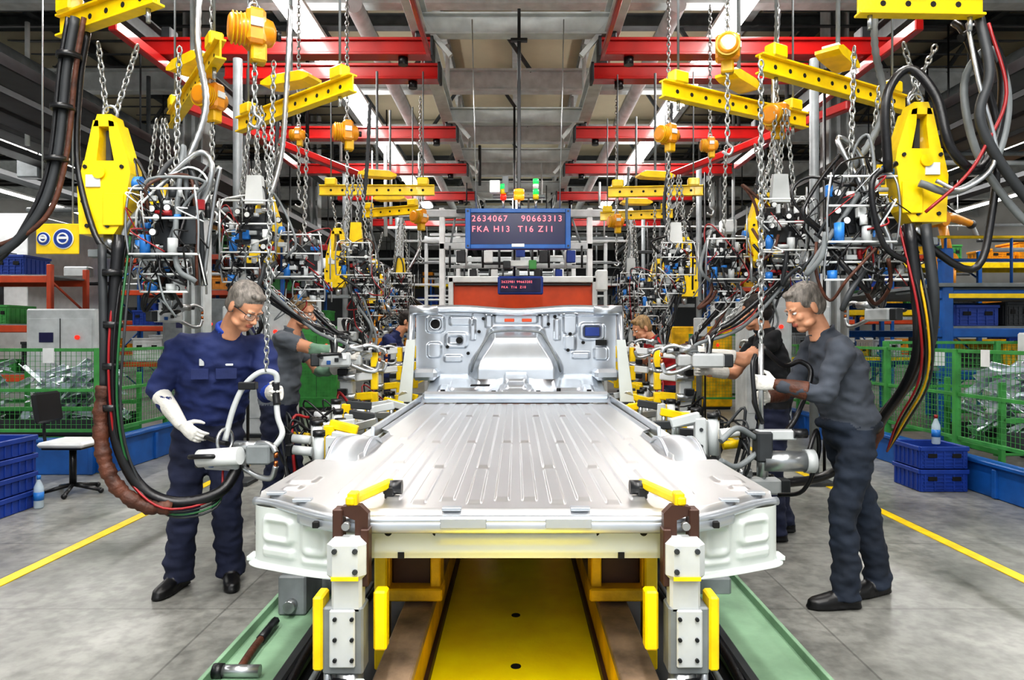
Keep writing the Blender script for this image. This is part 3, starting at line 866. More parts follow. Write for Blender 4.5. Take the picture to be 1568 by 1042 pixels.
def station(x, y, z, side, seed, s=1., gunp=None, gyaw=0., bal=True, ncab=12, balm=None, ztop=Z3, cagew=.34, down=.25, corr=True):
    r = random.Random(seed); b = B()
    P = lambda a, c, d: V((x+side*a*s, y+c*s, z+d*s))
    if bal:
        m = balm or YEL
        Mx = Matrix.Translation((x, y, z)) @ Matrix.Rotation(0 if side > 0 else math.pi, 4, 'Z') @ Matrix.Scale(s, 4)
        b.prism([(-.12, -.28), (.05, -.28), (.09, -.22), (.13, .02), (.12, .08), (-.10, .08), (-.13, -.05)], Mx, .11, m)
        b.prism([(-.10, .07), (-.04, .07), (-.025, .2), (-.03, .28), (-.055, .28)], Mx, .1, m)
        b.prism([(.05, .07), (.12, .07), (.06, .27), (.02, .28), (.025, .2)], Mx, .1, m)
        b.prism([(-.055, .25), (.05, .25), (.035, .31), (-.035, .31)], Mx, .1, m)
        b.box(P(.05, -.06, -.16), (.1*s, .012, .16*s), m, b=.004)
        b.box(P(-.05, -.058, -.02), (.07*s, .01, .06*s), WHT)
        b.cyl(P(-.02, -.055, .02), P(-.02, -.07, .02), .03*s, m, n=14)
        b.cyl(P(.09, 0, -.02), P(.16, 0, -.02), .035*s, BLUB, n=12)
        b.box(P(.0, .0, .15), (.03*s, .03, .18*s), DGR)
        for o, zz in ((-.08, -.24), (.02, -.24), (-.09, .05), (.09, .05), (-.1, -.12)): b.cyl(P(o, -.055, zz), P(o, -.063, zz), .01*s, BLK2, n=8)
        b.ring(P(0, 0, .33), .035*s, .009, STL, (0, 1, 0))
        b.chain(P(-.02, 0, .34), (x-.06, y, ztop-.1)); b.chain(P(.03, 0, .34), (x+.12, y+.03, ztop-.1))
        cc = P(.3, .05, -.22)
        b.cyl(P(0, 0, -.28), P(.0, 0, -.36), .03, STL)
        b.box((x+side*.15*s, y, z-.37*s), (.5*s, .05, .04), MGR)
    else:
        cc = V((x, y, z))
        b.chain((x-.1, y, z+.16*s), (x-.02, y, ztop-.1)); b.chain((x+.1, y, z+.16*s), (x+.04, y, ztop-.1))
        b.prism([(-.06, .16), (.06, .16), (.045, .34), (-.045, .34)], Matrix.Translation((x, y, z)), .05, r.choice([WHT, LGR, YEL]))
    b2w = cagew*s
    cage(b, cc, b2w, .24*s, .32*s, r, 36)
    cage(b, cc+V((r.uniform(-.08, .08), .05, -.26*s)), b2w*.7, .2*s, .16*s, r, 20)
    b.chain(cc+V((0, 0, .16*s)), (cc.x+.02, cc.y, ztop-.1), r=.005)
    if corr:
        hx = cc.x+r.uniform(-.2, .2); hy = cc.y+.12
        pts = cat([(hx+.03, hy, ztop+.6), (hx, hy, ztop), (hx+r.uniform(-.06, .06), hy, ztop-.4), (cc.x+r.uniform(-.1, .1), cc.y+.05, cc.z+.1)], 20)
        b.sweep(pts, [.016+.004*(i % 2) for i in range(len(pts))], r.choice([MGR, DGR, STL]), n=8)
    bot = cc+V((0, 0, -.34*s))
    gp = V(gunp) if gunp else V((x+side*.1, y, 1.25+r.uniform(-.1, .25)))
    for i in range(ncab):
        m = r.choice([BLK, BLK, BLK, BLK, BLK, DGR, DGR, REDC, WHT, BLK, STL, BRN, MGR, DGR, MGR])
        if m in (REDC, GRNC, WHT): rr = r.choice([.004, .006])*s
        else: rr = r.choice([.005, .008, .010, .014])*s
        st = cc+V((r.uniform(-.5, .5)*b2w, r.uniform(-.12, .1), r.uniform(-.3, .1)*s))
        k = r.random()
        if k < .42:
            e = cc+V((r.uniform(-.5, .5)*b2w, r.uniform(-.12, .1), r.uniform(-.35, .0)*s))
            q = (st+e)/2+V((r.uniform(-.2, .2)*s, r.uniform(-.1, .1), r.uniform(-.32, -.12)*s))
            b.tube([st, lerp(st, q, .6)+V((r.uniform(-.05, .05), -.04, 0)), q, lerp(q, e, .5)+V((r.uniform(-.06, .06), -.03, -.02)), e], rr, m)
        elif k < 1-down:
            t = cc+V((r.uniform(-.22, .22)*s, r.uniform(-.05, .1), r.uniform(.2, .4)*s))
            e = cc+V((r.uniform(-.25, .25)*s, r.uniform(-.05, .1), -.3*s))
            b.tube([st, st+V((r.uniform(-.1, .1), -.03, .12*s)), t, t+V((r.uniform(-.15, .15)*s, 0, -.15*s)), e], rr, m)
        else:
            mid = lerp(bot, gp, .5)+V((r.uniform(-.1, .1), r.uniform(-.06, .06), 0))
            b.tube([st, bot+V((r.uniform(-.05, .05), 0, 0)), mid, gp+V((r.uniform(-.06, .06), 0, .15)), gp], rr, m)
    if down > .05:
        mid = lerp(bot, gp, .5)+V((side*.06, 0, 0))
        b.tube([bot+V((0, 0, .1)), bot, mid, gp+V((-side*.04, 0, .18)), gp], .018*s, BLK, n=9)
        b.tube([bot+V((.04, 0, .1)), bot+V((.05, 0, 0)), mid+V((.05, .02, -.05)), gp+V((side*.08, 0, .1)), gp], .012*s, r.choice([MGR, BRN, DGR]), n=8)
        b.chain(bot+V((-.04, -.03, .1)), gp+V((0, 0, .12)), L=.04, r=.0045)
    gun(b, gp, gyaw, s*.85)
    return b

SG = 'suspended_spot_welding_gun'
b = station(-2.02, 3.4, 2.24, 1, 11, 1.0, gunp=(-1.50, 3.52, .82), gyaw=-.25, ncab=17, down=.0)
b.tube([(-1.93, 3.32, 1.95), (-1.95, 3.3, 1.5), (-1.95, 3.3, 1.2), (-1.92, 3.3, .93), (-1.82, 3.32, .72), (-1.66, 3.36, .64), (-1.48, 3.42, .68), (-1.42, 3.5, .8)], .028, BLK, n=10)
b.sweep(cat([(-1.99, 3.3, 1.22), (-2.0, 3.29, 1.05), (-1.98, 3.28, .88), (-1.92, 3.28, .74), (-1.8, 3.3, .64), (-1.68, 3.34, .62)], 12), [.034+.0035*math.sin(i*.9)+.003*math.sin(i*2.3) for i in range(61)], BRN, n=14)
b.tube([(-2.0, 3.3, 1.9), (-1.98, 3.28, 1.5), (-1.99, 3.3, 1.2)], .02, DGR)
for i, m in enumerate([REDC, BLK, GRNC, DGR]):
    o = i*.016-.03
    b.tube([(-1.9+o, 3.36, 1.95), (-1.9+o*1.5, 3.27, 1.5), (-1.91+o, 3.27, 1.1), (-1.86+o, 3.3, .8), (-1.7, 3.32+o, .6-o), (-1.5, 3.42, .62-o), (-1.5, 3.5, .78)], .006, m)
for o, rr, m in ((0, .022, DGR), (.042, .012, BRN), (-.035, .012, BLK)):
    b.tube([(-2.13+o, 3.3, 3.0), (-2.17+o, 3.3, 2.75), (-2.22+o, 3.3, 2.3), (-2.31+o, 3.28, 2.02), (-2.5, 3.25, 1.84+o), (-2.75+o, 3.25, 1.92), (-2.9+o, 3.3, 2.4), (-2.95+o, 3.4, 3.4), (-2.95+o, 3.4, 4.3)], rr, m, n=9)
for z, xx in ((2.8, -2.16), (2.55, -2.19), (2.3, -2.22)): b.cyl((xx, 3.3, z), (xx, 3.3, z+.025), .055, BLK2)
b.tube([(-2.1, 3.35, 2.95), (-2.14, 3.35, 2.7), (-2.15, 3.35, 2.3), (-2.05, 3.33, 1.95), (-1.95, 3.33, 1.85)], .015, BLK, n=8)
for z in (1.75, 1.5, 1.3, 1.1): b.cyl((-1.95, 3.3, z), (-1.95, 3.3, z+.03), .045, BLK2)
b.obj(SG)
b = station(1.99, 3.4, 2.3, -1, 23, 1.0, gunp=(1.48, 4.1, .56), gyaw=math.pi, ncab=17, down=.0)
for i, (pp, rr, m) in enumerate([
    ([(1.9, 3.3, 2.0), (1.95, 3.3, 1.5), (2.02, 3.5, 1.25), (2.1, 3.95, .95), (2.1, 4.2, .72), (1.9, 4.25, .58), (1.6, 4.15, .56)], .028, BLK),
    ([(1.98, 3.3, 2.0), (2.02, 3.3, 1.6), (2.08, 3.5, 1.3), (2.15, 4.0, 1.0), (2.12, 4.1, .8)], .025, DGR),
    ([(1.8, 3.3, 2.25), (1.78, 3.28, 2.6), (1.9, 3.3, 2.75), (2.0, 3.25, 2.6), (2.05, 3.22, 2.35), (2.2, 3.25, 2.25), (2.33, 3.3, 2.45), (2.35, 3.3, 2.75), (2.25, 3.3, 2.95), (2.15, 3.3, 2.9)], .022, BLK),
    ([(1.95, 3.3, 2.2), (2.1, 3.26, 2.15), (2.3, 3.28, 2.3), (2.38, 3.3, 2.6), (2.3, 3.3, 2.85), (2.2, 3.35, 2.7), (2.25, 3.3, 2.3), (2.5, 3.25, 1.95), (2.75, 3.25, 2.0)], .018, MGR),
    ([(1.9, 3.36, 2.0), (2.2, 3.3, 1.78), (2.3, 3.3, 2.05), (2.32, 3.3, 2.5), (2.18, 3.3, 2.9), (2.15, 3.35, 3.0)], .018, BLK),
    ([(2.2, 3.25, 3.0), (2.22, 3.2, 2.7), (2.18, 3.2, 2.45), (2.4, 3.2, 2.1), (2.7, 3.2, 1.85), (2.95, 3.3, 2.3), (3.0, 3.4, 4.3)], .023, DGR),
    ([(2.15, 3.25, 2.95), (2.17, 3.2, 2.65), (2.25, 3.2, 2.3), (2.1, 3.2, 2.15), (2.0, 3.25, 2.2)], .010, STL),
    ([(2.25, 3.25, 2.95), (2.3, 3.2, 2.6), (2.2, 3.2, 2.35), (2.1, 3.2, 2.2), (1.95, 3.25, 2.05)], .008, REDC),
    ([(1.85, 3.32, 2.3), (1.72, 3.3, 2.2), (1.78, 3.3, 1.9), (1.95, 3.3, 1.8)], .014, BLK)]):
    b.tube(pp, rr, m, n=9)
b.sweep(cat([(2.12, 3.98, 1.0), (2.12, 4.05, .85), (2.06, 4.1, .74), (1.98, 4.15, .66)], 8), [.042+.005*math.sin(i*1.3) for i in range(25)], BRN, n=12)
for i, m in enumerate([REDC, BLK, YELD, DGR]):
    o = i*.018-.03
    b.tube([(1.9+o, 3.33, 2.0), (1.95+o, 3.25, 1.55), (2.04+o, 3.4, 1.25), (2.1+o, 3.7, 1.0), (2.12, 3.9, .8)], .006, m)
b.obj(SG)
for i, a in enumerate([(-1.66, 4.35, 2.14, 1, 31, 1.0, (-1.22, 4.6, 1.30), .3, False), (-1.85, 5.0, 2.25, 1, 32, .95, (-1.25, 5.1, 1.28), 0., True), (-1.45, 6.2, 2.15, 1, 33, .9, None, .2, False), (-1.95, 7.5, 2.3, 1, 34, 1.1, None, 0., True),
          (-1.45, 8.6, 2.1, 1, 35, .9, None, 0., False), (-2.0, 9.6, 2.2, 1, 36, 1.1, None, 0., True), (-2.35, 6.0, 2.2, 1, 37, 1., None, 1., False), (-2.4, 4.6, 2.15, 1, 38, .9, (-2.5, 4.9, 1.6), 1., False),
          (1.70, 4.4, 2.16, -1, 41, 1.0, (1.25, 4.45, 1.3), 3.1, False), (1.88, 5.2, 2.25, -1, 42, .95, (1.28, 5.0, 1.28), 3.1, True), (1.45, 6.2, 2.15, -1, 43, .9, None, 3., False), (1.85, 7.5, 2.2, -1, 44, 1.1, None, 3., True),
          (1.45, 8.6, 2.1, -1, 45, .9, None, 3., False), (2.0, 9.6, 2.2, -1, 46, 1.1, None, 3., True), (2.35, 6.2, 2.2, -1, 47, 1., None, 2., False), (2.15, 4.0, 2.12, -1, 48, .9, (2.4, 4.5, 1.6), 2., False)]):
    b = station(*a[:7], gyaw=a[7], bal=a[8], ncab=10, down=.2, corr=(i % 2 == 0))
    b.obj(SG)

b = B()
b.chain((1.30, 3.62, 2.92), (1.30, 3.62, 1.42))
b.cyl((1.30, 3.62, 1.42), (1.30, 3.62, .92), .014, STL)
b.tube([(1.27, 3.62, 1.36), (1.24, 3.58, 1.3), (1.25, 3.56, 1.1), (1.30, 3.6, 1.0)], .012, BLK2)
b.cyl((1.30, 3.6, .80), (1.54, 3.6, .80), .055, STL, n=20); b.cyl((1.52, 3.6, .80), (1.57, 3.6, .8), .062, LGR, n=20)
b.box((1.30, 3.6, .88), (.08, .1, .16), DGR); b.cyl((1.3, 3.6, .72), (1.3, 3.6, .86), .03, STL)
b.box((1.37, 3.6, .94), (.2, .07, .05), LGR); b.cyl((1.45, 3.57, .95), (1.52, 3.57, .95), .025, BLK2)
b.tube([(1.27, 3.6, .84), (1.15, 3.55, .78), (1.05, 3.5, .82)], .016, MGR); b.tube([(1.27, 3.6, .92), (1.15, 3.55, .98), (1.05, 3.5, .92)], .016, MGR)
b.tube([(1.55, 3.62, .84), (1.62, 3.68, .95), (1.66, 3.75, .8), (1.6, 3.8, .6), (1.5, 3.9, .55)], .012, BLK)
b.tube([(1.4, 3.62, .92), (1.5, 3.66, 1.02), (1.6, 3.7, 1.25), (1.55, 3.72, 1.32), (1.45, 3.7, 1.3), (1.32, 3.65, 1.4)], .014, BLK)
b.obj('handheld_spot_welder')

# ------------------------------------------------------------------ people
def hand(b, w, d, n, right, curl, m, s=1.):
    w = V(w); d = V(d).normalized(); n = V(n); n = (n-d*n.dot(d)).normalized()
    sd = d.cross(n) if right else n.cross(d)
    b.sweep([w-d*.02, w+d*.02*s, w+d*.055*s, w+d*.092*s, w+d*.1*s], [(.027*s, .02*s), (.034*s, .019*s), (.042*s, .017*s), (.042*s, .014*s), (.036*s, .01*s)], m, side=sd, n=12)
    for i, (o, L) in enumerate(((.031, .072), (.0105, .08), (-.0105, .074), (-.031, .058))):
        p = w+d*(.09-.004*abs(i-1))*s+sd*o*s
        ang = 0; pts = [p-d*.012]; 
        cur = p
        for j, fr in enumerate((.44, .31, .25)):
            pts.append(cur)
            ang += curl*(.75, .95, .7)[j]*(1+.08*i)
            dr = d*math.cos(ang)+n*math.sin(ang)
            cur = cur+dr*L*fr*s*1.05
        pts.append(cur)
        b.sweep(pts, [.0095*s, .0105*s, .0098*s, .009*s, .0065*s], m, side=sd, n=8)
    p = w+d*.022*s+sd*.026*s
    q1 = p+(sd*.75+d*.6+n*.35).normalized()*.038*s
    q2 = q1+(sd*.25+d*.75+n*.65*(1+curl*.3)).normalized()*.032*s
    q3 = q2+(d*.6+n*.8-sd*.25*curl).normalized()*.026*s
    b.sweep([p-sd*.01, p, q1, q2, q3], [.012*s, .015*s, .0125*s, .011*s, .008*s], m, n=8)
    return w+d*.1*s+n*.03*s

def head(parent, c, look, hair, glasses=False, neck=None, hs=1.):
    f = V(look).normalized(); r = f.cross(UP).normalized(); u = r.cross(f)
    M = Matrix((r, f, u)).transposed()
    b = B(); c = V(c)
    def E(x, y, z, a, bb, cc, m, nu=18, nv=12): b.ell(c+M @ (V((x, y, z))*hs), (a*hs, bb*hs, cc*hs), m, M=M, nu=nu, nv=nv)
    E(0, -.008, .028, .073, .092, .080, SKIN)
    E(0, .028, -.035, .058, .060, .078, SKIN)
    E(0, .052, -.088, .034, .032, .026, SKIN)
    E(0, .0, -.06, .052, .06, .045, SKIN)
    for sx in (-1, 1):
        E(sx*.036, .060, -.026, .022, .022, .02, SKIN, 10, 8)
        E(sx*.028, .078, .022, .024, .012, .008, SKIN, 10, 8)
        E(sx*.077, -.008, -.008, .010, .018, .031, SKIN, 10, 8)
        E(sx*.011, .098, -.031, .009, .010, .008, SKIN, 8, 6)
        E(sx*.045, .03, -.07, .02, .035, .02, SKIN, 10, 8)
    b.sweep([c+M @ (V(p)*hs) for p in ((0, .080, .018), (0, .093, -.008), (0, .108, -.027), (0, .098, -.036))], [.008*hs, .009*hs, .0125*hs, .009*hs], SKIN, n=8)
    E(0, .087, -.056, .023, .010, .0055, LIP, 10, 8); E(0, .086, -.065, .019, .010, .006, LIP, 10, 8)
    E(0, -.022, .060, .080, .094, .072, hair, 22, 16)
    E(0, -.037, .03, .081, .082, .073, hair, 20, 14)
    E(0, -.05, -.01, .072, .062, .064, hair)
    E(0, .048, .100, .046, .03, .020, hair)
    for sx in (-1, 1): E(sx*.068, .010, .038, .013, .030, .034, hair, 10, 8)
    nb = V(neck) if neck is not None else c-UP*.16
    nt_ = c+M @ (V((0, -.02, -.06))*hs)
    b.sweep([nb-UP*.03, lerp(nb, nt_, .4), nt_], [.062, .056, .055], SKIN, side=r, n=16)
    fuse(b, .005, 'head', parent, 3, wr=.003, cloth=(hair,))
    e = B()
    for sx in (-1, 1):
        p = c+M @ (V((sx*.029, .076, .003))*hs)
        e.ell(p, (.0125, .0125, .0075), EYEW, M=M, nu=12, nv=8)
        e.ell(p+f*.0085, (.006, .005, .006), EYED, M=M, nu=10, nv=6)
        e.tube([c+M @ V((sx*.044, .083, .024)), c+M @ V((sx*.028, .092, .029)), c+M @ V((sx*.013, .092, .025))], .0028, hair, n=5, k=3)
    e.obj('eyes', parent)
    if glasses:
        g = B()
        for sx in (-1, 1):
            pts = [c+M @ V((sx*x, y, z)) for x, y, z in ((.005, .102, .015), (.03, .102, .019), (.056, .088, .014), (.058, .086, -.012), (.034, .1, -.02), (.008, .103, -.01), (.005, .102, .015))]
            g.tube(pts, .0014, DGR, n=5, k=3)
            g.add([c+M @ V((sx*x, y, z)) for x, y, z in ((.005, .102, .015), (.03, .102, .019), (.056, .088, .014), (.058, .086, -.012), (.034, .1, -.02), (.008, .103, -.01))], [[0, 1, 2, 3, 4, 5]], LENS)
            g.tube([c+M @ V((sx*.058, .087, .01)), c+M @ V((sx*.078, .03, .01)), c+M @ V((sx*.083, -.02, .0))], .0028, BLK2, n=5, k=3)
        g.obj('safety_glasses', parent)

def person(J, f, look, st, name='factory_worker'):
    f = V(f).normalized(); r = f.cross(UP).normalized()
    J = {k: V(v) for k, v in J.items()}
    par = empty(name, (J['pelvis'].x, J['pelvis'].y, 0))
    b = B(); w = st.get('bulk', 1.)
    p, c, n = J['pelvis'], J['chest'], J['neck']
    tm, lm = st['torso'], st['legs']
    zs = UP
    b.sweep([p-zs*.12, p-zs*.07, p, p+zs*.05], [(.09*w, .08*w), (.165*w, .122*w), (.176*w, .13*w), (.170*w, .126*w)], lm, side=r, n=24)
    b.sweep([p+zs*.02, p+zs*.06, lerp(p, c, .4), lerp(p, c, .7), c, lerp(c, n, .4), lerp(c, n, .68), lerp(c, n, .88), n+zs*.01],
            [(.174*w, .130*w), (.180*w, .137*w), (.178*w, .134*w), (.184*w, .133*w), (.195*w, .130*w), (.185*w, .115*w), (.145*w, .092*w), (.09, .075), (.066, .064)], tm, side=r, n=28)
    b.ring(n+zs*.015, .062, .013, st.get('collar', tm), n-c, nu=20, nv=8)
    if st.get('belt'): b.ring(p+zs*.035, .150*w, .024, st['belt'], UP, nu=28, nv=8)
    for sd, sg in (('R', 1), ('L', -1)):
        sh, el, wr = J['sh'+sd], J['el'+sd], J['wr'+sd]
        um, fm2 = st['upper'], st['fore']
        inn = sh-r*sg*.09-zs*.01
        if st.get('short'):
            e0 = lerp(sh, el, .62)
            b.sweep([inn, sh-r*sg*.02, lerp(sh, el, .12), lerp(sh, el, .35), e0], [.06*w, .067*w, .068*w, .063*w, .062*w], um, n=16)
            b.sweep([lerp(sh, el, .3), lerp(sh, el, .7), el], [.048, .047, .043], SKIN, n=14)
        else:
            b.sweep([inn, sh-r*sg*.02, lerp(sh, el, .12), lerp(sh, el, .4), lerp(sh, el, .75), el], [.06*w, .067*w, .068*w, .063*w, .058*w, .055*w], um, n=16)
        b.ell(el, (.053*w, .053*w, .053*w) if not st.get('short') else (.044, .044, .044), um if not st.get('short') else fm2, nu=12, nv=8)
        fa = st.get('fore'+sd, fm2)
        b.sweep([el, lerp(el, wr, .3), lerp(el, wr, .65), lerp(el, wr, .97)], [.050, .047, .039, .032], fa, n=14)
        g0 = st.get('glove0', .55)
        gb = B()
        gg = g0[sd] if isinstance(g0, dict) else g0
        dirf = (wr-el).normalized()
        if gg < .95:
            gb.sweep([lerp(el, wr, gg), lerp(el, wr, gg+.02), lerp(el, wr, lerp(gg, 1, .5)), lerp(el, wr, .95), wr+dirf*.01], [.043, .0515, .045, .034, .028], st.get('cuff', GLV), n=14)
        d = J.get('hd'+sd, dirf); nn = J.get('hn'+sd)
        if nn is None: nn = UP.cross(d) if sd == 'R' else V(d).cross(UP)
        gp = hand(gb, wr, d, nn, sd == 'R', st.get('curl'+sd, 1.0), GLV, .98)
        fuse(gb, .004, 'glove_'+('right' if sd == 'R' else 'left'), par, 2)
        J['grip'+sd] = gp
        hp = p+r*sg*.088-zs*.06; kn, an = J['kn'+sd], J['an'+sd]
        b.sweep([hp+zs*.06, hp, lerp(hp, kn, .3), lerp(hp, kn, .7), kn, lerp(kn, an, .3), lerp(kn, an, .7), lerp(kn, an, .9), an+V((0, 0, -.035))],
                [.086*w, .099*w, .096*w, .082*w, .074*w, .075*w, .071*w, .073*w, .078*w], lm, n=18)
        fd = V(J['ft'+sd]).normalized(); fs = fd.cross(UP)
        a0 = V((an.x, an.y, 0))
        b.sweep([a0-fd*.075+zs*.045, a0-fd*.06+zs*.045, a0+zs*.055, a0+fd*.06+zs*.05, a0+fd*.12+zs*.04, a0+fd*.175+zs*.034, a0+fd*.205+zs*.03],
                [(.022, .032), (.036, .043), (.04, .053), (.042, .048), (.049, .038), (.042, .031), (.02, .022)], SHOE, side=fs, n=16)
        b.sweep([a0-fd*.08+zs*.012, a0-fd*.06+zs*.012, a0+fd*.0+zs*.012, a0+fd*.12+zs*.012, a0+fd*.18+zs*.012, a0+fd*.215+zs*.012],
                [(.025, .011), (.038, .012), (.04, .012), (.052, .012), (.045, .012), (.02, .011)], SHOE, side=fs, n=14)
        b.cyl(a0+zs*.05, an+zs*.03, .048, SHOE, n=14)
    fuse(b, .0095, 'body', par, 3, wr=.016, cloth=(tm, lm, st['upper'], st['fore']))
    head(par, J['head'], look, st['hair'], st.get('glasses'), neck=n, hs=st.get('hs', 1.06))
    return par, J

pA, JA = person(dict(pelvis=(-1.82, 4.04, .95), chest=(-1.71, 3.92, 1.28), neck=(-1.61, 3.83, 1.49), head=(-1.485, 3.745, 1.62),
    shR=(-1.875, 3.81, 1.415), elR=(-1.99, 3.80, 1.15), wrR=(-1.79, 3.66, .98), shL=(-1.46, 3.94, 1.41), elL=(-1.42, 3.91, 1.14), wrL=(-1.30, 3.72, 1.15),
    hdR=(.8, -.2, -.5), hdL=(.5, -.8, .05), knR=(-1.91, 3.93, .49), anR=(-1.95, 3.95, .09), ftR=(-.15, -1, 0), knL=(-1.69, 3.98, .49), anL=(-1.69, 4.05, .09), ftL=(.45, -1, 0)),
    (.35, -.94, 0), (.82, -.42, -.72), dict(torso=NAVY, legs=NAVYD, upper=NAVY, fore=NAVY, collar=ROYAL, hair=HAIRG, glasses=True, bulk=1.12, glove0={'R': .12, 'L': .6}, curlR=.45, curlL=1.05, foreL=ROYAL))
b = B()
fA = V((.35, -.94, 0)).normalized(); rA = fA.cross(UP); cA = V((-1.71, 3.92, 1.28))
MA = Matrix((rA, fA, UP)).transposed()
for x, z, w, h, m in ((-.06, .02, .05, .012, WHT), (.075, .035, .025, .04, LGR), (-.05, -.03, .11, .06, NAVY), (.085, -.03, .09, .06, NAVY)):
    b.box(cA+MA @ V((x, .148, z)), (w, .008, h), m, rot=MA, b=.002)
b.obj('chest_pocket', pA)
g = JA['gripL']; gR = JA['gripR']
b = B()
b.tube([(-1.50, 3.52, .92), (-1.47, 3.55, 1.08), (-1.42, 3.57, 1.2), (-1.34, 3.58, 1.27), g+V((0, 0, .1)), g, g+V((.02, -.03, -.12)), (-1.2, 3.5, .95), (-1.28, 3.48, .86), (-1.42, 3.5, .84)], .015, LGR, n=10, k=8)
b.tube([g+V((0, 0, .06)), g, g+V((.01, -.01, -.06))], .020, BLK2, n=10)
b.tube([gR-V((.08, 0, -.02)), gR, gR+V((.12, -.04, -.03)), (-1.50, 3.55, .9)], .014, BLK2, n=8)
b.box((-1.40, 3.57, 1.2), (.09, .05, .04), BLK2); b.box((-1.3, 3.47, .86), (.12, .08, .1), MGR)
b.chain((-1.27, 3.58, 2.9), (-1.31, 3.58, 1.28), L=.04, r=.0045)
b.cyl((-1.60, 3.45, .84), (-1.38, 3.42, .86), .045, WHT, n=16)
b.obj('welding_gun_handle')

pB, JB = person(dict(pelvis=(1.83, 3.75, .945), chest=(1.775, 3.75, 1.28), neck=(1.68, 3.75, 1.475), head=(1.58, 3.74, 1.615),
    shL=(1.71, 3.56, 1.41), elL=(1.60, 3.53, 1.155), wrL=(1.37, 3.60, 1.205), shR=(1.71, 3.94, 1.41), elR=(1.60, 3.95, 1.15), wrR=(1.40, 3.78, 1.12),
    hdL=(-1, .1, .12), hdR=(-.9, -.5, 0), knL=(1.755, 3.66, .49), anL=(1.77, 3.66, .09), ftL=(-1, -.05, 0), knR=(1.96, 3.83, .49), anR=(2.05, 3.86, .09), ftR=(-.9, -.35, 0)),
    (-1, -.05, 0), (-1, -.12, -.5), dict(torso=GSHIRT, legs=DENIM, upper=GSHIRT, fore=GSHIRT, hair=HAIRG, bulk=1.0, glove0={'L': .35, 'R': .4}, cuff=BRN, belt=DENIM, curlL=1.05, curlR=1.05, collar=GSHIRT))
person(dict(pelvis=(-1.77, 5.1, .94), chest=(-1.74, 5.1, 1.28), neck=(-1.67, 5.1, 1.50), head=(-1.58, 5.08, 1.64),
    shR=(-1.70, 4.9, 1.44), elR=(-1.45, 4.86, 1.37), wrR=(-1.24, 4.88, 1.34), shL=(-1.70, 5.3, 1.44), elL=(-1.54, 5.32, 1.19), wrL=(-1.31, 5.2, 1.22),
    knR=(-1.76, 5.0, .49), anR=(-1.83, 5.0, .09), ftR=(1, -.2, 0), knL=(-1.70, 5.22, .49), anL=(-1.66, 5.25, .09), ftL=(1, 0, 0)),
    (1, -.1, 0), (1, -.35, -.3), dict(torso=GSHIRT2, legs=NAVYD, upper=GSHIRT2, fore=SAGE, short=True, hair=HAIRB, glasses=True, glove0=.6))
person(dict(pelvis=(1.86, 4.95, .93), chest=(1.85, 4.95, 1.27), neck=(1.80, 4.95, 1.49), head=(1.74, 4.96, 1.63),
    shL=(1.80, 4.75, 1.43), elL=(1.58, 4.7, 1.30), wrL=(1.34, 4.72, 1.34), shR=(1.83, 5.15, 1.43), elR=(1.65, 5.15, 1.18), wrR=(1.4, 5.05, 1.2),
    knL=(1.82, 4.85, .48), anL=(1.85, 4.85, .09), ftL=(-1, 0, 0), knR=(1.9, 5.07, .48), anR=(2.0, 5.08, .09), ftR=(-1, 0, 0)),
    (-1, .15, 0), (-.8, .6, -.2), dict(torso=BSHIRT, legs=NAVYD, upper=BSHIRT, fore=SKIN, short=True, hair=HAIRD, glove0=.3))
person(dict(pelvis=(-1.62, 8.2, .95), chest=(-1.55, 8.2, 1.28), neck=(-1.42, 8.2, 1.5), head=(-1.29, 8.2, 1.63),
    shR=(-1.5, 8.0, 1.43), elR=(-1.35, 7.95, 1.2), wrR=(-1.12, 7.98, 1.25), shL=(-1.5, 8.4, 1.43), elL=(-1.35, 8.4, 1.2), wrL=(-1.12, 8.3, 1.2),
    knR=(-1.6, 8.1, .49), anR=(-1.62, 8.1, .09), ftR=(1, 0, 0), knL=(-1.6, 8.3, .49), anL=(-1.6, 8.3, .09), ftL=(1, 0, 0)),
    (1, 0, 0), (1, -.2, -.3), dict(torso=NAVY, legs=NAVYD, upper=NAVY, fore=NAVY, hair=HAIRD, glove0=.6))
person(dict(pelvis=(1.62, 7.3, .93), chest=(1.56, 7.3, 1.26), neck=(1.46, 7.3, 1.43), head=(1.34, 7.28, 1.54),
    shL=(1.49, 7.1, 1.37), elL=(1.44, 7.05, 1.2), wrL=(1.28, 7.08, 1.3), shR=(1.49, 7.5, 1.37), elR=(1.42, 7.5, 1.2), wrR=(1.24, 7.4, 1.2),
    knL=(1.6, 7.2, .49), anL=(1.64, 7.2, .09), ftL=(-1, 0, 0), knR=(1.64, 7.4, .49), anR=(1.7, 7.4, .09), ftR=(-1, 0, 0)),
    (-1, 0, 0), (-1, -.3, -.5), dict(torso=RSHIRT, legs=NAVYD, upper=RSHIRT, fore=SKIN, short=True, hair=HAIRB, glove0=.5))

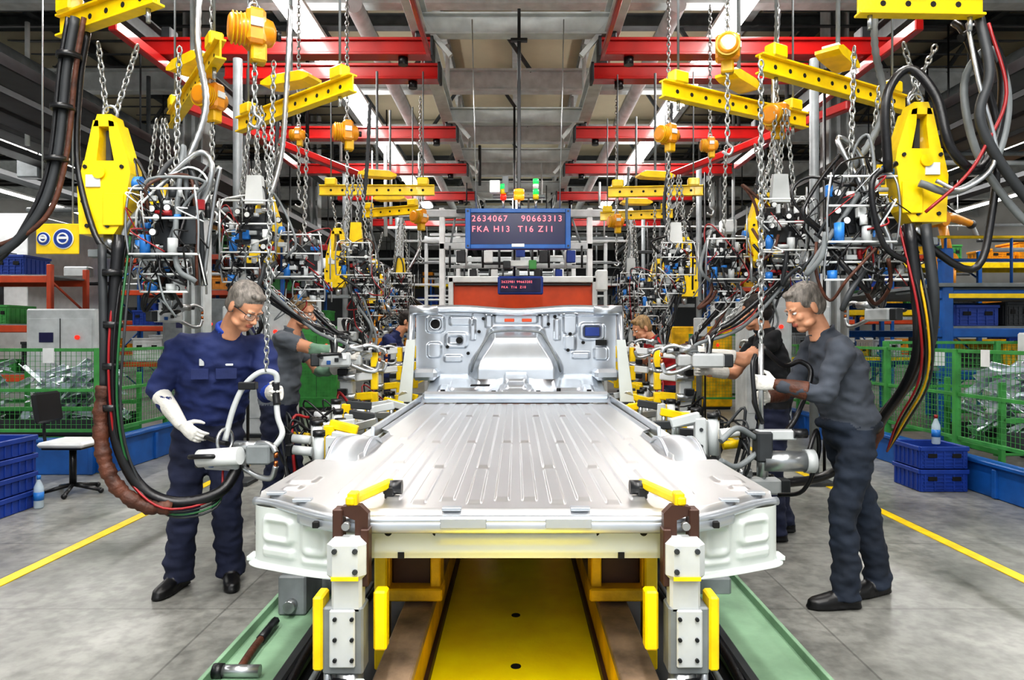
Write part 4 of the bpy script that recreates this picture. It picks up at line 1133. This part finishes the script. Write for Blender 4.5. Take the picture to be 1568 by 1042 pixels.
# ------------------------------------------------------------------ fences, crates, furniture
def fence(p0, p1, z0, z1, panel=1.25):
    b = B(); p0 = V(p0); p1 = V(p1); d = p1-p0; L = d.length; t = d.normalized()
    a = math.atan2(d.y, d.x); M = Matrix.Rotation(a, 3, 'Z')
    k = max(1, round(L/panel))
    for i in range(k+1):
        q = p0+t*(L*i/k)
        b.box(V((q.x, q.y, z1/2)), (.06, .06, z1), GRN, rot=M, b=.004)
    for i in range(k):
        q0 = p0+t*(L*i/k); q1 = p0+t*(L*(i+1)/k); c = (q0+q1)/2; l = (q1-q0).length-.08
        for z in (z0+.02, (z0+z1)/2, z1-.02): b.box(V((c.x, c.y, z)), (l, .03, .035), GRN, rot=M, b=.002)
        nv = int(l/.055)
        for j in range(nv): 
            q = c+t*(-l/2+l*(j+.5)/nv)
            b.box(V((q.x, q.y, (z0+z1)/2)), (.004, .004, z1-z0), GRN, rot=M, b=.0005)
        nh = int((z1-z0)/.055)
        for j in range(nh): b.box(V((c.x, c.y, z0+(j+.5)*(z1-z0)/nh)), (l, .004, .004), GRN, rot=M, b=.0005)
    b.obj('green_mesh_fence')
def barrier(p0, p1, h=.36):
    b = B(); p0 = V(p0); p1 = V(p1); d = p1-p0; L = d.length; M = Matrix.Rotation(math.atan2(d.y, d.x), 3, 'Z'); c = (p0+p1)/2
    b.box(V((c.x, c.y, h/2)), (L, .08, h), BLU, rot=M, b=.01)
    b.box(V((c.x, c.y, h)), (L, .14, .04), BLU, rot=M, b=.008)
    n = M @ V((0, 1, 0))
    for i in range(int(L/.8)+1):
        q = p0+d*(i*.8/L)
        for s in (-1, 1): b.box(V((q.x, q.y, h*.45))+n*s*.05, (.05, .03, h*.85), BLU, rot=M)
    b.obj('blue_guard_barrier')
fence((-4.5, 7.35, 0), (-7.2, 7.35, 0), .42, 1.33); fence((-4.42, 7.5, 0), (-4.42, 12, 0), .42, 1.33); fence((-4.4, 12.5, 0), (-3.2, 12.5, 0), .3, 1.5)
barrier((-4.45, 7.2, 0), (-6.0, 7.2, 0)); barrier((-4.32, 7.3, 0), (-4.32, 12, 0))
fence((4.44, 5.6, 0), (4.44, 12, 0), .42, 1.33); barrier((4.33, 5.3, 0), (4.33, 12, 0), .3)
fence((4.5, 8.3, 0), (7.2, 8.3, 0), .3, 1.4); fence((3.2, 12.5, 0), (4.3, 12.5, 0), .3, 1.5)
def crate(b, x, y, z, w, d, h, m=BLUD):
    b.box((x, y, z+.015), (w*.94, d*.94, .03), m)
    for s in (-1, 1):
        b.box((x+s*w*.48, y, z+h/2), (.02, d*.96, h*.96), m); b.box((x, y+s*d*.48, z+h/2), (w*.96, .02, h*.96), m)
        b.box((x+s*w*.5, y, z+h-.02), (.03, d, .04), m); b.box((x, y+s*d*.5, z+h-.02), (w, .03, .04), m)
    for i in range(5):
        b.box((x-w*.4+i*w*.2, y-d*.5, z+h*.45), (.015, .02, h*.75), m)
        b.box((x, y-d*.5-.002, z+h*(.15+.16*i)), (w*.9, .012, .01), m)
    for i in range(6): b.box((x+w*.5, y-d*.4+i*d*.16, z+h*.45), (.02, .015, h*.75), m); b.box((x-w*.5, y-d*.4+i*d*.16, z+h*.45), (.02, .015, h*.75), m)
    for s in (-1, 1): b.box((x+s*w*.25, y-d*.5-.008, z+h*.6), (w*.18, .012, h*.18), HOLE_SHADE)
b = B()
for i in range(4): crate(b, -4.33, 5.6, i*.155, .45, .5, .15)
b.obj('blue_crate_stack')
b = B()
for i in range(2): crate(b, 4.0, 6.6, i*.215, .45, .45, .21)
b.obj('blue_crate_stack')
def bottle(x, y, z, cap=BLUB, h=.28):
    b = B(); b.sweep([(x, y, z), (x, y, z+.01), (x, y, z+h*.55), (x, y, z+h*.65), (x, y, z+h*.85), (x, y, z+h*.9)], [.03, .038, .038, .036, .014, .014], BOTL, n=14)
    b.cyl((x, y, z+h*.88), (x, y, z+h), .016, cap); b.cyl((x, y, z+h*.25), (x, y, z+h*.5), .039, BLUB, n=14); b.obj('water_bottle')
bottle(-4.04, 5.78, 0); bottle(4.0, 6.5, .43, REDC); bottle(-3.95, 8.0, .0, ORG)
b = B(); x, y = -4.12, 6.35
b.box((x, y, .47), (.42, .4, .05), WHT, b=.02); b.box((x, y, .44), (.36, .34, .03), BLK2)
b.box((x-.24, y, .80), (.05, .36, .28), BLK2, rot=(0, -.15, 0), b=.02)
b.tube([(x-.1, y, .43), (x-.24, y, .44), (x-.27, y, .6), (x-.25, y, .75)], .014, BLK2)
b.cyl((x, y, .43), (x, y, .08), .03, BLK2)
for i in range(5):
    a = i*2*math.pi/5; b.cyl((x, y, .08), (x+.26*math.cos(a), y+.26*math.sin(a), .03), .018, BLK2); b.ell((x+.26*math.cos(a), y+.26*math.sin(a), .025), (.025, .025, .025), BLK2)
b.obj('work_chair')
for (cx, cy, n, seed) in ((-5.4, 8.3, 90, 3), (-6.9, 8.4, 60, 4), (5.4, 7.2, 70, 5)):
    r = random.Random(seed); b = B()
    b.box((cx, cy, .3), (1.2, .9, .06), GRN); 
    for s in (-1, 1):
        for q in (-1, 1): b.box((cx+s*.58, cy+q*.43, .5), (.05, .05, 1.0), GRN)
        b.box((cx, cy+s*.44, .62), (1.16, .03, .05), GRN); b.box((cx, cy+s*.44, .40), (1.16, .02, .2), DGR)
    for i in range(n):
        q = V((cx+r.uniform(-.45, .45), cy+r.uniform(-.3, .3), .36+r.random()*.75))
        Me = Euler((r.uniform(-.6, .6), r.uniform(-.9, .9), r.uniform(-.5, .5))).to_matrix()
        b.box(q, (r.uniform(.25, .45), .1, .012), ZINC2, rot=Me, b=.003)
        b.box(q+Me @ V((0, .05, .02)), (.25, .012, .05), ZINC2, rot=Me, b=.003)
    b.obj('stamped_parts_bin')
b = B()
b.box((-3.02, 4.5, 2.1), (.28, .015, .2), YEL, b=.004)
for o in (-.085, .045):
    ra = .045 if o < 0 else .068
    b.cyl((-3.02+o, 4.49, 2.1), (-3.02+o, 4.486, 2.1), ra, WHT, n=28); b.cyl((-3.02+o, 4.487, 2.1), (-3.02+o, 4.482, 2.1), ra*.9, BLUD, n=28)
    b.ring((-3.02+o, 4.480, 2.1), ra*.5, .006, WHT, (0, 1, 0)); b.box((-3.02+o, 4.479, 2.105), (ra, .004, .016), WHT)
b.cyl((-3.12, 4.5, 2.2), (-3.12, 4.5, 4.5), .006, STL); b.cyl((-2.92, 4.5, 2.2), (-2.92, 4.5, 4.5), .006, STL)
b.obj('safety_sign')
b = B(); b.box((-5.0, 7.3, 1.25), (.12, .006, .16), WHT, b=.001); b.box((5.1, 8.24, 1.2), (.15, .006, .2), WHT, b=.001); b.box((4.40, 6.4, 1.25), (.006, .12, .16), WHT, b=.001); b.obj('paper_notice')

# ------------------------------------------------------------------ racks & background
def rack(x, y, w, d, h, lv, mp, mb, seed, name='pallet_rack'):
    r = random.Random(seed); b = B(); n = max(1, round(w/2.0))
    for i in range(n+1):
        for s in (-1, 1): b.box((x-w/2+w*i/n, y+s*d/2, h/2), (.08, .08, h), mp)
        for k in range(int(h/.8)): b.box((x-w/2+w*i/n, y, .5+k*.8), (.03, d, .03), mp, rot=(.5 if k % 2 else -.5, 0, 0))
    for L in range(1, lv+1):
        z = h*L/(lv+.3)
        for s in (-1, 1): b.box((x, y+s*d/2, z), (w, .05, .11), mb)
        b.box((x, y, z+.06), (w, d, .03), MGR)
        xx = x-w/2+.3
        while xx < x+w/2-.3:
            ww = r.uniform(.3, .7); hh = r.uniform(.2, .55)
            if r.random() < .8: 
                m = r.choice([BLUD, WHT, LGR, YELD, MGR, DGR, DGR, ORG, GRN])
                crate(b, xx+ww/2, y, z+.07, ww, d*.7, hh, m)
            xx += ww+.08
    b.obj(name)
ORR = mat('orange_rack', '#b5431d', .45)
rack(-9.5, 11.3, 4.2, .9, 2.6, 3, ORR, ORR, 1); rack(-7.2, 16, 3.8, 1, 3.5, 4, BLU, ORR, 2); rack(-9.5, 21, 7, 1, 4, 4, BLU, ORR, 3)
rack(8.5, 14.5, 6, 1, 3.2, 3, BLU, YEL, 6); rack(9, 20, 7, 1, 4, 4, BLU, ORR, 7)
rack(-3.8, 31, 5, 1, 4, 4, BLU, YEL, 8); rack(4.5, 31, 5, 1, 4, 4, BLU, ORR, 9)
b = B(); b.box((-12.5, 14.5, 1.9), (6.4, 3, 3.8), WHT, b=.01)
for i in range(4): b.box((-14.8+i*1.5, 12.98, 2.2), (1.1, .05, .9), DGR); b.box((-14.8+i*1.5, 12.95, 1.7), (1.2, .05, .05), LGR)
b.obj('office_cabin')
b = B(); r = random.Random(77)
for x in (5.6, 7.6, 9.6, 11.6):
    for y in (8.9, 12.5): b.box((x, y, 1.3), (.14, .14, 2.6), BLU)
for z in (.95, 1.5, 2.0):
    b.box((8.6, 8.9, z), (6.2, .1, .12), BLU); b.box((8.6, 12.5, z), (6.2, .1, .12), BLU)
    b.box((8.6, 9.4, z+.07), (6.2, 1.0, .04), MGR)
    xx = 5.8
    while xx < 11.3:
        ww = r.uniform(.3, .6)
        if z < 2: crate(b, xx+ww/2, 9.3, z+.09, ww, .6, r.uniform(.18, .35), r.choice([BLUD, DGR, YELD, MGR, BLUD, DGR, LGR]))
        xx += ww+.1
b.box((8.6, 10.7, 2.12), (6.3, 3.8, .05), MGR)
for z in (2.45, 2.75): b.cyl((5.5, 8.9, z), (11.7, 8.9, z), .02, YEL if z > 2.7 else BLU)
for k in range(8): b.cyl((5.6+k*.86, 8.9, 2.1), (5.6+k*.86, 8.9, 2.75), .018, BLU)
b.box((8.6, 8.84, 1.98), (6, .03, .06), YEL)
b.obj('blue_mezzanine')
def robot(x, y, z, yaw, s=1.):
    b = B(); M = Matrix.Rotation(yaw, 3, 'Z'); P = lambda a, c, d: V((x, y, z))+M @ V((a*s, c*s, d*s))
    b.box(P(0, 0, .1), (.6*s, .6*s, .2*s), DGR, rot=M); b.cyl(P(0, 0, .2), P(0, 0, .5), .25*s, ORG, n=20)
    b.box(P(0, 0, .6), (.35*s, .4*s, .35*s), ORG, rot=M, b=.05); b.cyl(P(0, -.25, .7), P(0, .25, .7), .17*s, ORG, n=18)
    b.sweep([P(0, -.15, .7), P(-.1, -.15, 1.1), P(-.25, -.15, 1.6)], [(.14*s, .08*s), (.11*s, .08*s), (.12*s, .08*s)], ORG, side=M @ V((1, 0, 0)), n=14)
    b.cyl(P(-.25, -.25, 1.6), P(-.25, .2, 1.6), .16*s, ORG, n=18); b.box(P(-.35, 0, 1.7), (.35*s, .3*s, .25*s), DGR, rot=M)
    b.sweep([P(-.2, 0, 1.65), P(.3, 0, 1.7), P(.9, 0, 1.6)], [.14*s, .1*s, .08*s], ORG, n=14); b.ell(P(.95, 0, 1.58), (.1*s, .1*s, .1*s), DGR)
    b.tube([P(.95, 0, 1.58), P(1.1, 0, 1.4), P(1.2, 0, 1.2)], .05*s, LGR); b.tube([P(-.3, .2, 1.7), P(0, .25, 2.1), P(.5, .15, 1.9), P(.9, .1, 1.6)], .03*s, BLK)
    b.obj('industrial_robot_arm')
robot(9.2, 10.6, 2.15, 2.6, .85); robot(7.0, 11.2, 2.15, .4, .75); robot(-2.8, 14.6, 0, .3, 1.2); robot(3.2, 17.5, 0, 2.5, 1.2)
for x in (-4.9, 4.9):
    for y in (10.5, 16.5, 22.5, 28.5):
        b = B(); b.box((x, y, 3.4), (.05, .28, 6.8), LGR, b=.003)
        for s in (-1, 1): b.box((x+s*.14, y, 3.4), (.03, .3, 6.8), LGR, b=.003)
        b.box((x, y, .03), (.5, .5, .06), DGR); b.obj('steel_column')
for x in (-2.75, 2.95):
    for y in (6.75, 11, 15.8):
        b = B(); b.cyl((x, y, 0), (x, y, 4.2), .045, MGR, n=14); b.box((x, y, .02), (.3, .3, .04), DGR); b.box((x, y-.08, 1.6), (.2, .1, .3), LGR); b.cyl((x+.1, y, .1), (x+.1, y, 4.1), .015, BLK); b.obj('support_post')
for y in (12.5, 16, 20, 24.5):
    b = B()
    for sx in (-1, 1):
        b.box((sx*1.35, y, 1.9), (.1, .1, 3.8), WHT); b.box((sx*2.1, y, 1.9), (.08, .08, 3.8), LGR)
        for k in range(9): b.box((sx*1.72, y, .4+k*.4), (.75, .04, .04), LGR if k % 2 else MGR)
        b.box((sx*1.7, y-.1, 1.4), (.5, .3, 1.1), [WHT, MGR, YEL, LGR][int(y) % 4]); b.box((sx*.8, y+.3, 1.1), (.5, .4, 2.2), [MGR, DGR, LGR][int(y) % 3])
    b.box((0, y, 3.1), (2.8, .1, .12), LGR); b.box((0, y, 3.7), (4.3, .12, .14), LGR); b.box((0, y+.2, 2.75), (2.6, .08, .06), LGR)
    for k in range(7): b.cyl((-1.2+k*.4, y, 3.1), (-1.1+k*.35, y, 3.7), .02, MGR, n=6)
    for k in range(9): b.cyl((-1.2+k*.3, y-.1, 2.7), (-1.2+k*.3, y-.1, 3.1), .02, [DGR, LGR, BLK][k % 3], n=6)
    for k in range(5): b.box((-1.0+k*.5, y-.1, 2.9), (.16, .1, .22), [DGR, WHT, MGR, DGR, BLUD][k])
    b.obj('machine_gantry')
for i, (x, y, w, h, m) in enumerate([(-3.6, 10, .7, 1.9, LGR), (-6.5, 10.0, 1.0, 1.8, LGR), (-5.9, 12.8, 1.2, 2.1, MGR), (3.8, 10.5, .7, 2.0, LGR), (6.3, 8.0, .5, 1.45, WHT), (5.9, 17, 1.4, 2.1, LGR), (-10.5, 9.6, .9, 1.5, GRN), (3.7, 13.8, 1.2, 1.6, YELD), (-3.9, 13.6, .8, 1.6, GRN)]):
    b = B(); b.box((x, y, h/2+.05), (w, .5, h), m, b=.02); b.box((x, y, .04), (w*.95, .45, .08), DGR)
    b.box((x, y-.255, h*.55), (w*.9, .012, h*.8), m, b=.004); b.box((x, y-.265, h*.55), (.01, .01, h*.8), DGR)
    b.box((x+.06, y-.27, h*.55), (.02, .03, .12), BLK2); b.box((x-w*.2, y-.265, h*.8), (.2, .01, .14), SCR); b.cyl((x+w*.25, y-.26, h*.8), (x+w*.25, y-.29, h*.8), .03, REDL)
    b.obj('control_cabinet')
r = random.Random(99)
for sx in (-1, 1):
    for i, x in enumerate((4.4, 5.3, 6.2, 7.2, 8.4, 10.4)):
        z = 3.7+.2*i; b = B()
        b.box((sx*x, 17, z), (.35, 30, .02), DGR, b=.002); b.box((sx*x-.17, 17, z+.04), (.02, 30, .1), DGR, b=.002); b.box((sx*x+.17, 17, z+.04), (.02, 30, .1), DGR, b=.002)
        for k in range(3): b.cyl((sx*x-.1+.08*k, 2, z+.05), (sx*x-.1+.08*k, 32, z+.05), .025, r.choice([BLK, DGR, DGR, MGR]), n=6)
        for y in range(4, 32, 4): b.cyl((sx*x, y, z), (sx*x, y, 5.7), .012, DGR, n=6)
        b.obj('cable_tray')
    b = B(); b.cyl((sx*6.6, 6, 5.0), (sx*6.6, 33, 5.0), .2, MGR, n=20); b.cyl((sx*1.9, 8, 5.35), (sx*1.9, 33, 5.35), .1, LGR, n=14); b.obj('ventilation_duct')
b = B()
for i in range(110):
    y = r.uniform(8, 30); sx = r.choice([-1, 1]); x = sx*r.uniform(2.3, 12); z = r.uniform(2.4, 5.4); m = r.choice([LGR, MGR, WHT, MGR, BLK, DGR, MGR, LGR])
    k = r.random()
    if k < .45: b.cyl((x, y, z), (x, y, 5.7), r.uniform(.01, .04), m, n=7)
    elif k < .8: b.cyl((x-r.uniform(.5, 2), y, z), (x+r.uniform(.5, 2), y, z), r.uniform(.015, .04), m, n=7)
    else: b.box((x, y, z), (r.uniform(.2, .5), .2, r.uniform(.15, .4)), m)
for i in range(60):
    y = r.uniform(11, 26); x = r.uniform(-2.6, 2.6); z = r.uniform(3.0, 4.4); m = r.choice([LGR, MGR, LGR, WHT, DGR, BLK])
    if r.random() < .5: b.cyl((x, y, z), (x, y, 4.6), r.uniform(.01, .035), m, n=7)
    else: b.box((x, y, z), (r.uniform(.3, 1.6), .06, .06), m)
b.obj('overhead_pipework')

# ------------------------------------------------------------------ light, world, camera
w = bpy.data.worlds.new('World'); scene.world = w; w.use_nodes = True
w.node_tree.nodes['Background'].inputs[0].default_value = (.9, .95, 1, 1)
w.node_tree.nodes['Background'].inputs[1].default_value = .85

cam = bpy.data.cameras.new('Camera'); cam.lens = 24; cam.sensor_width = 36; cam.shift_x = -.0038; cam.shift_y = -.0039; cam.clip_end = 200
co = bpy.data.objects.new('Camera', cam); scene.collection.objects.link(co)
co.location = (0, 0, 1.46); co.rotation_euler = (math.pi/2, 0, 0)
scene.camera = co
scene.view_settings.view_transform = 'Standard'
try: scene.view_settings.look = 'Medium High Contrast'
except Exception as e: print('look', e)
print('faces', sum(len(o.data.polygons) for o in scene.objects if o.type == 'MESH'))
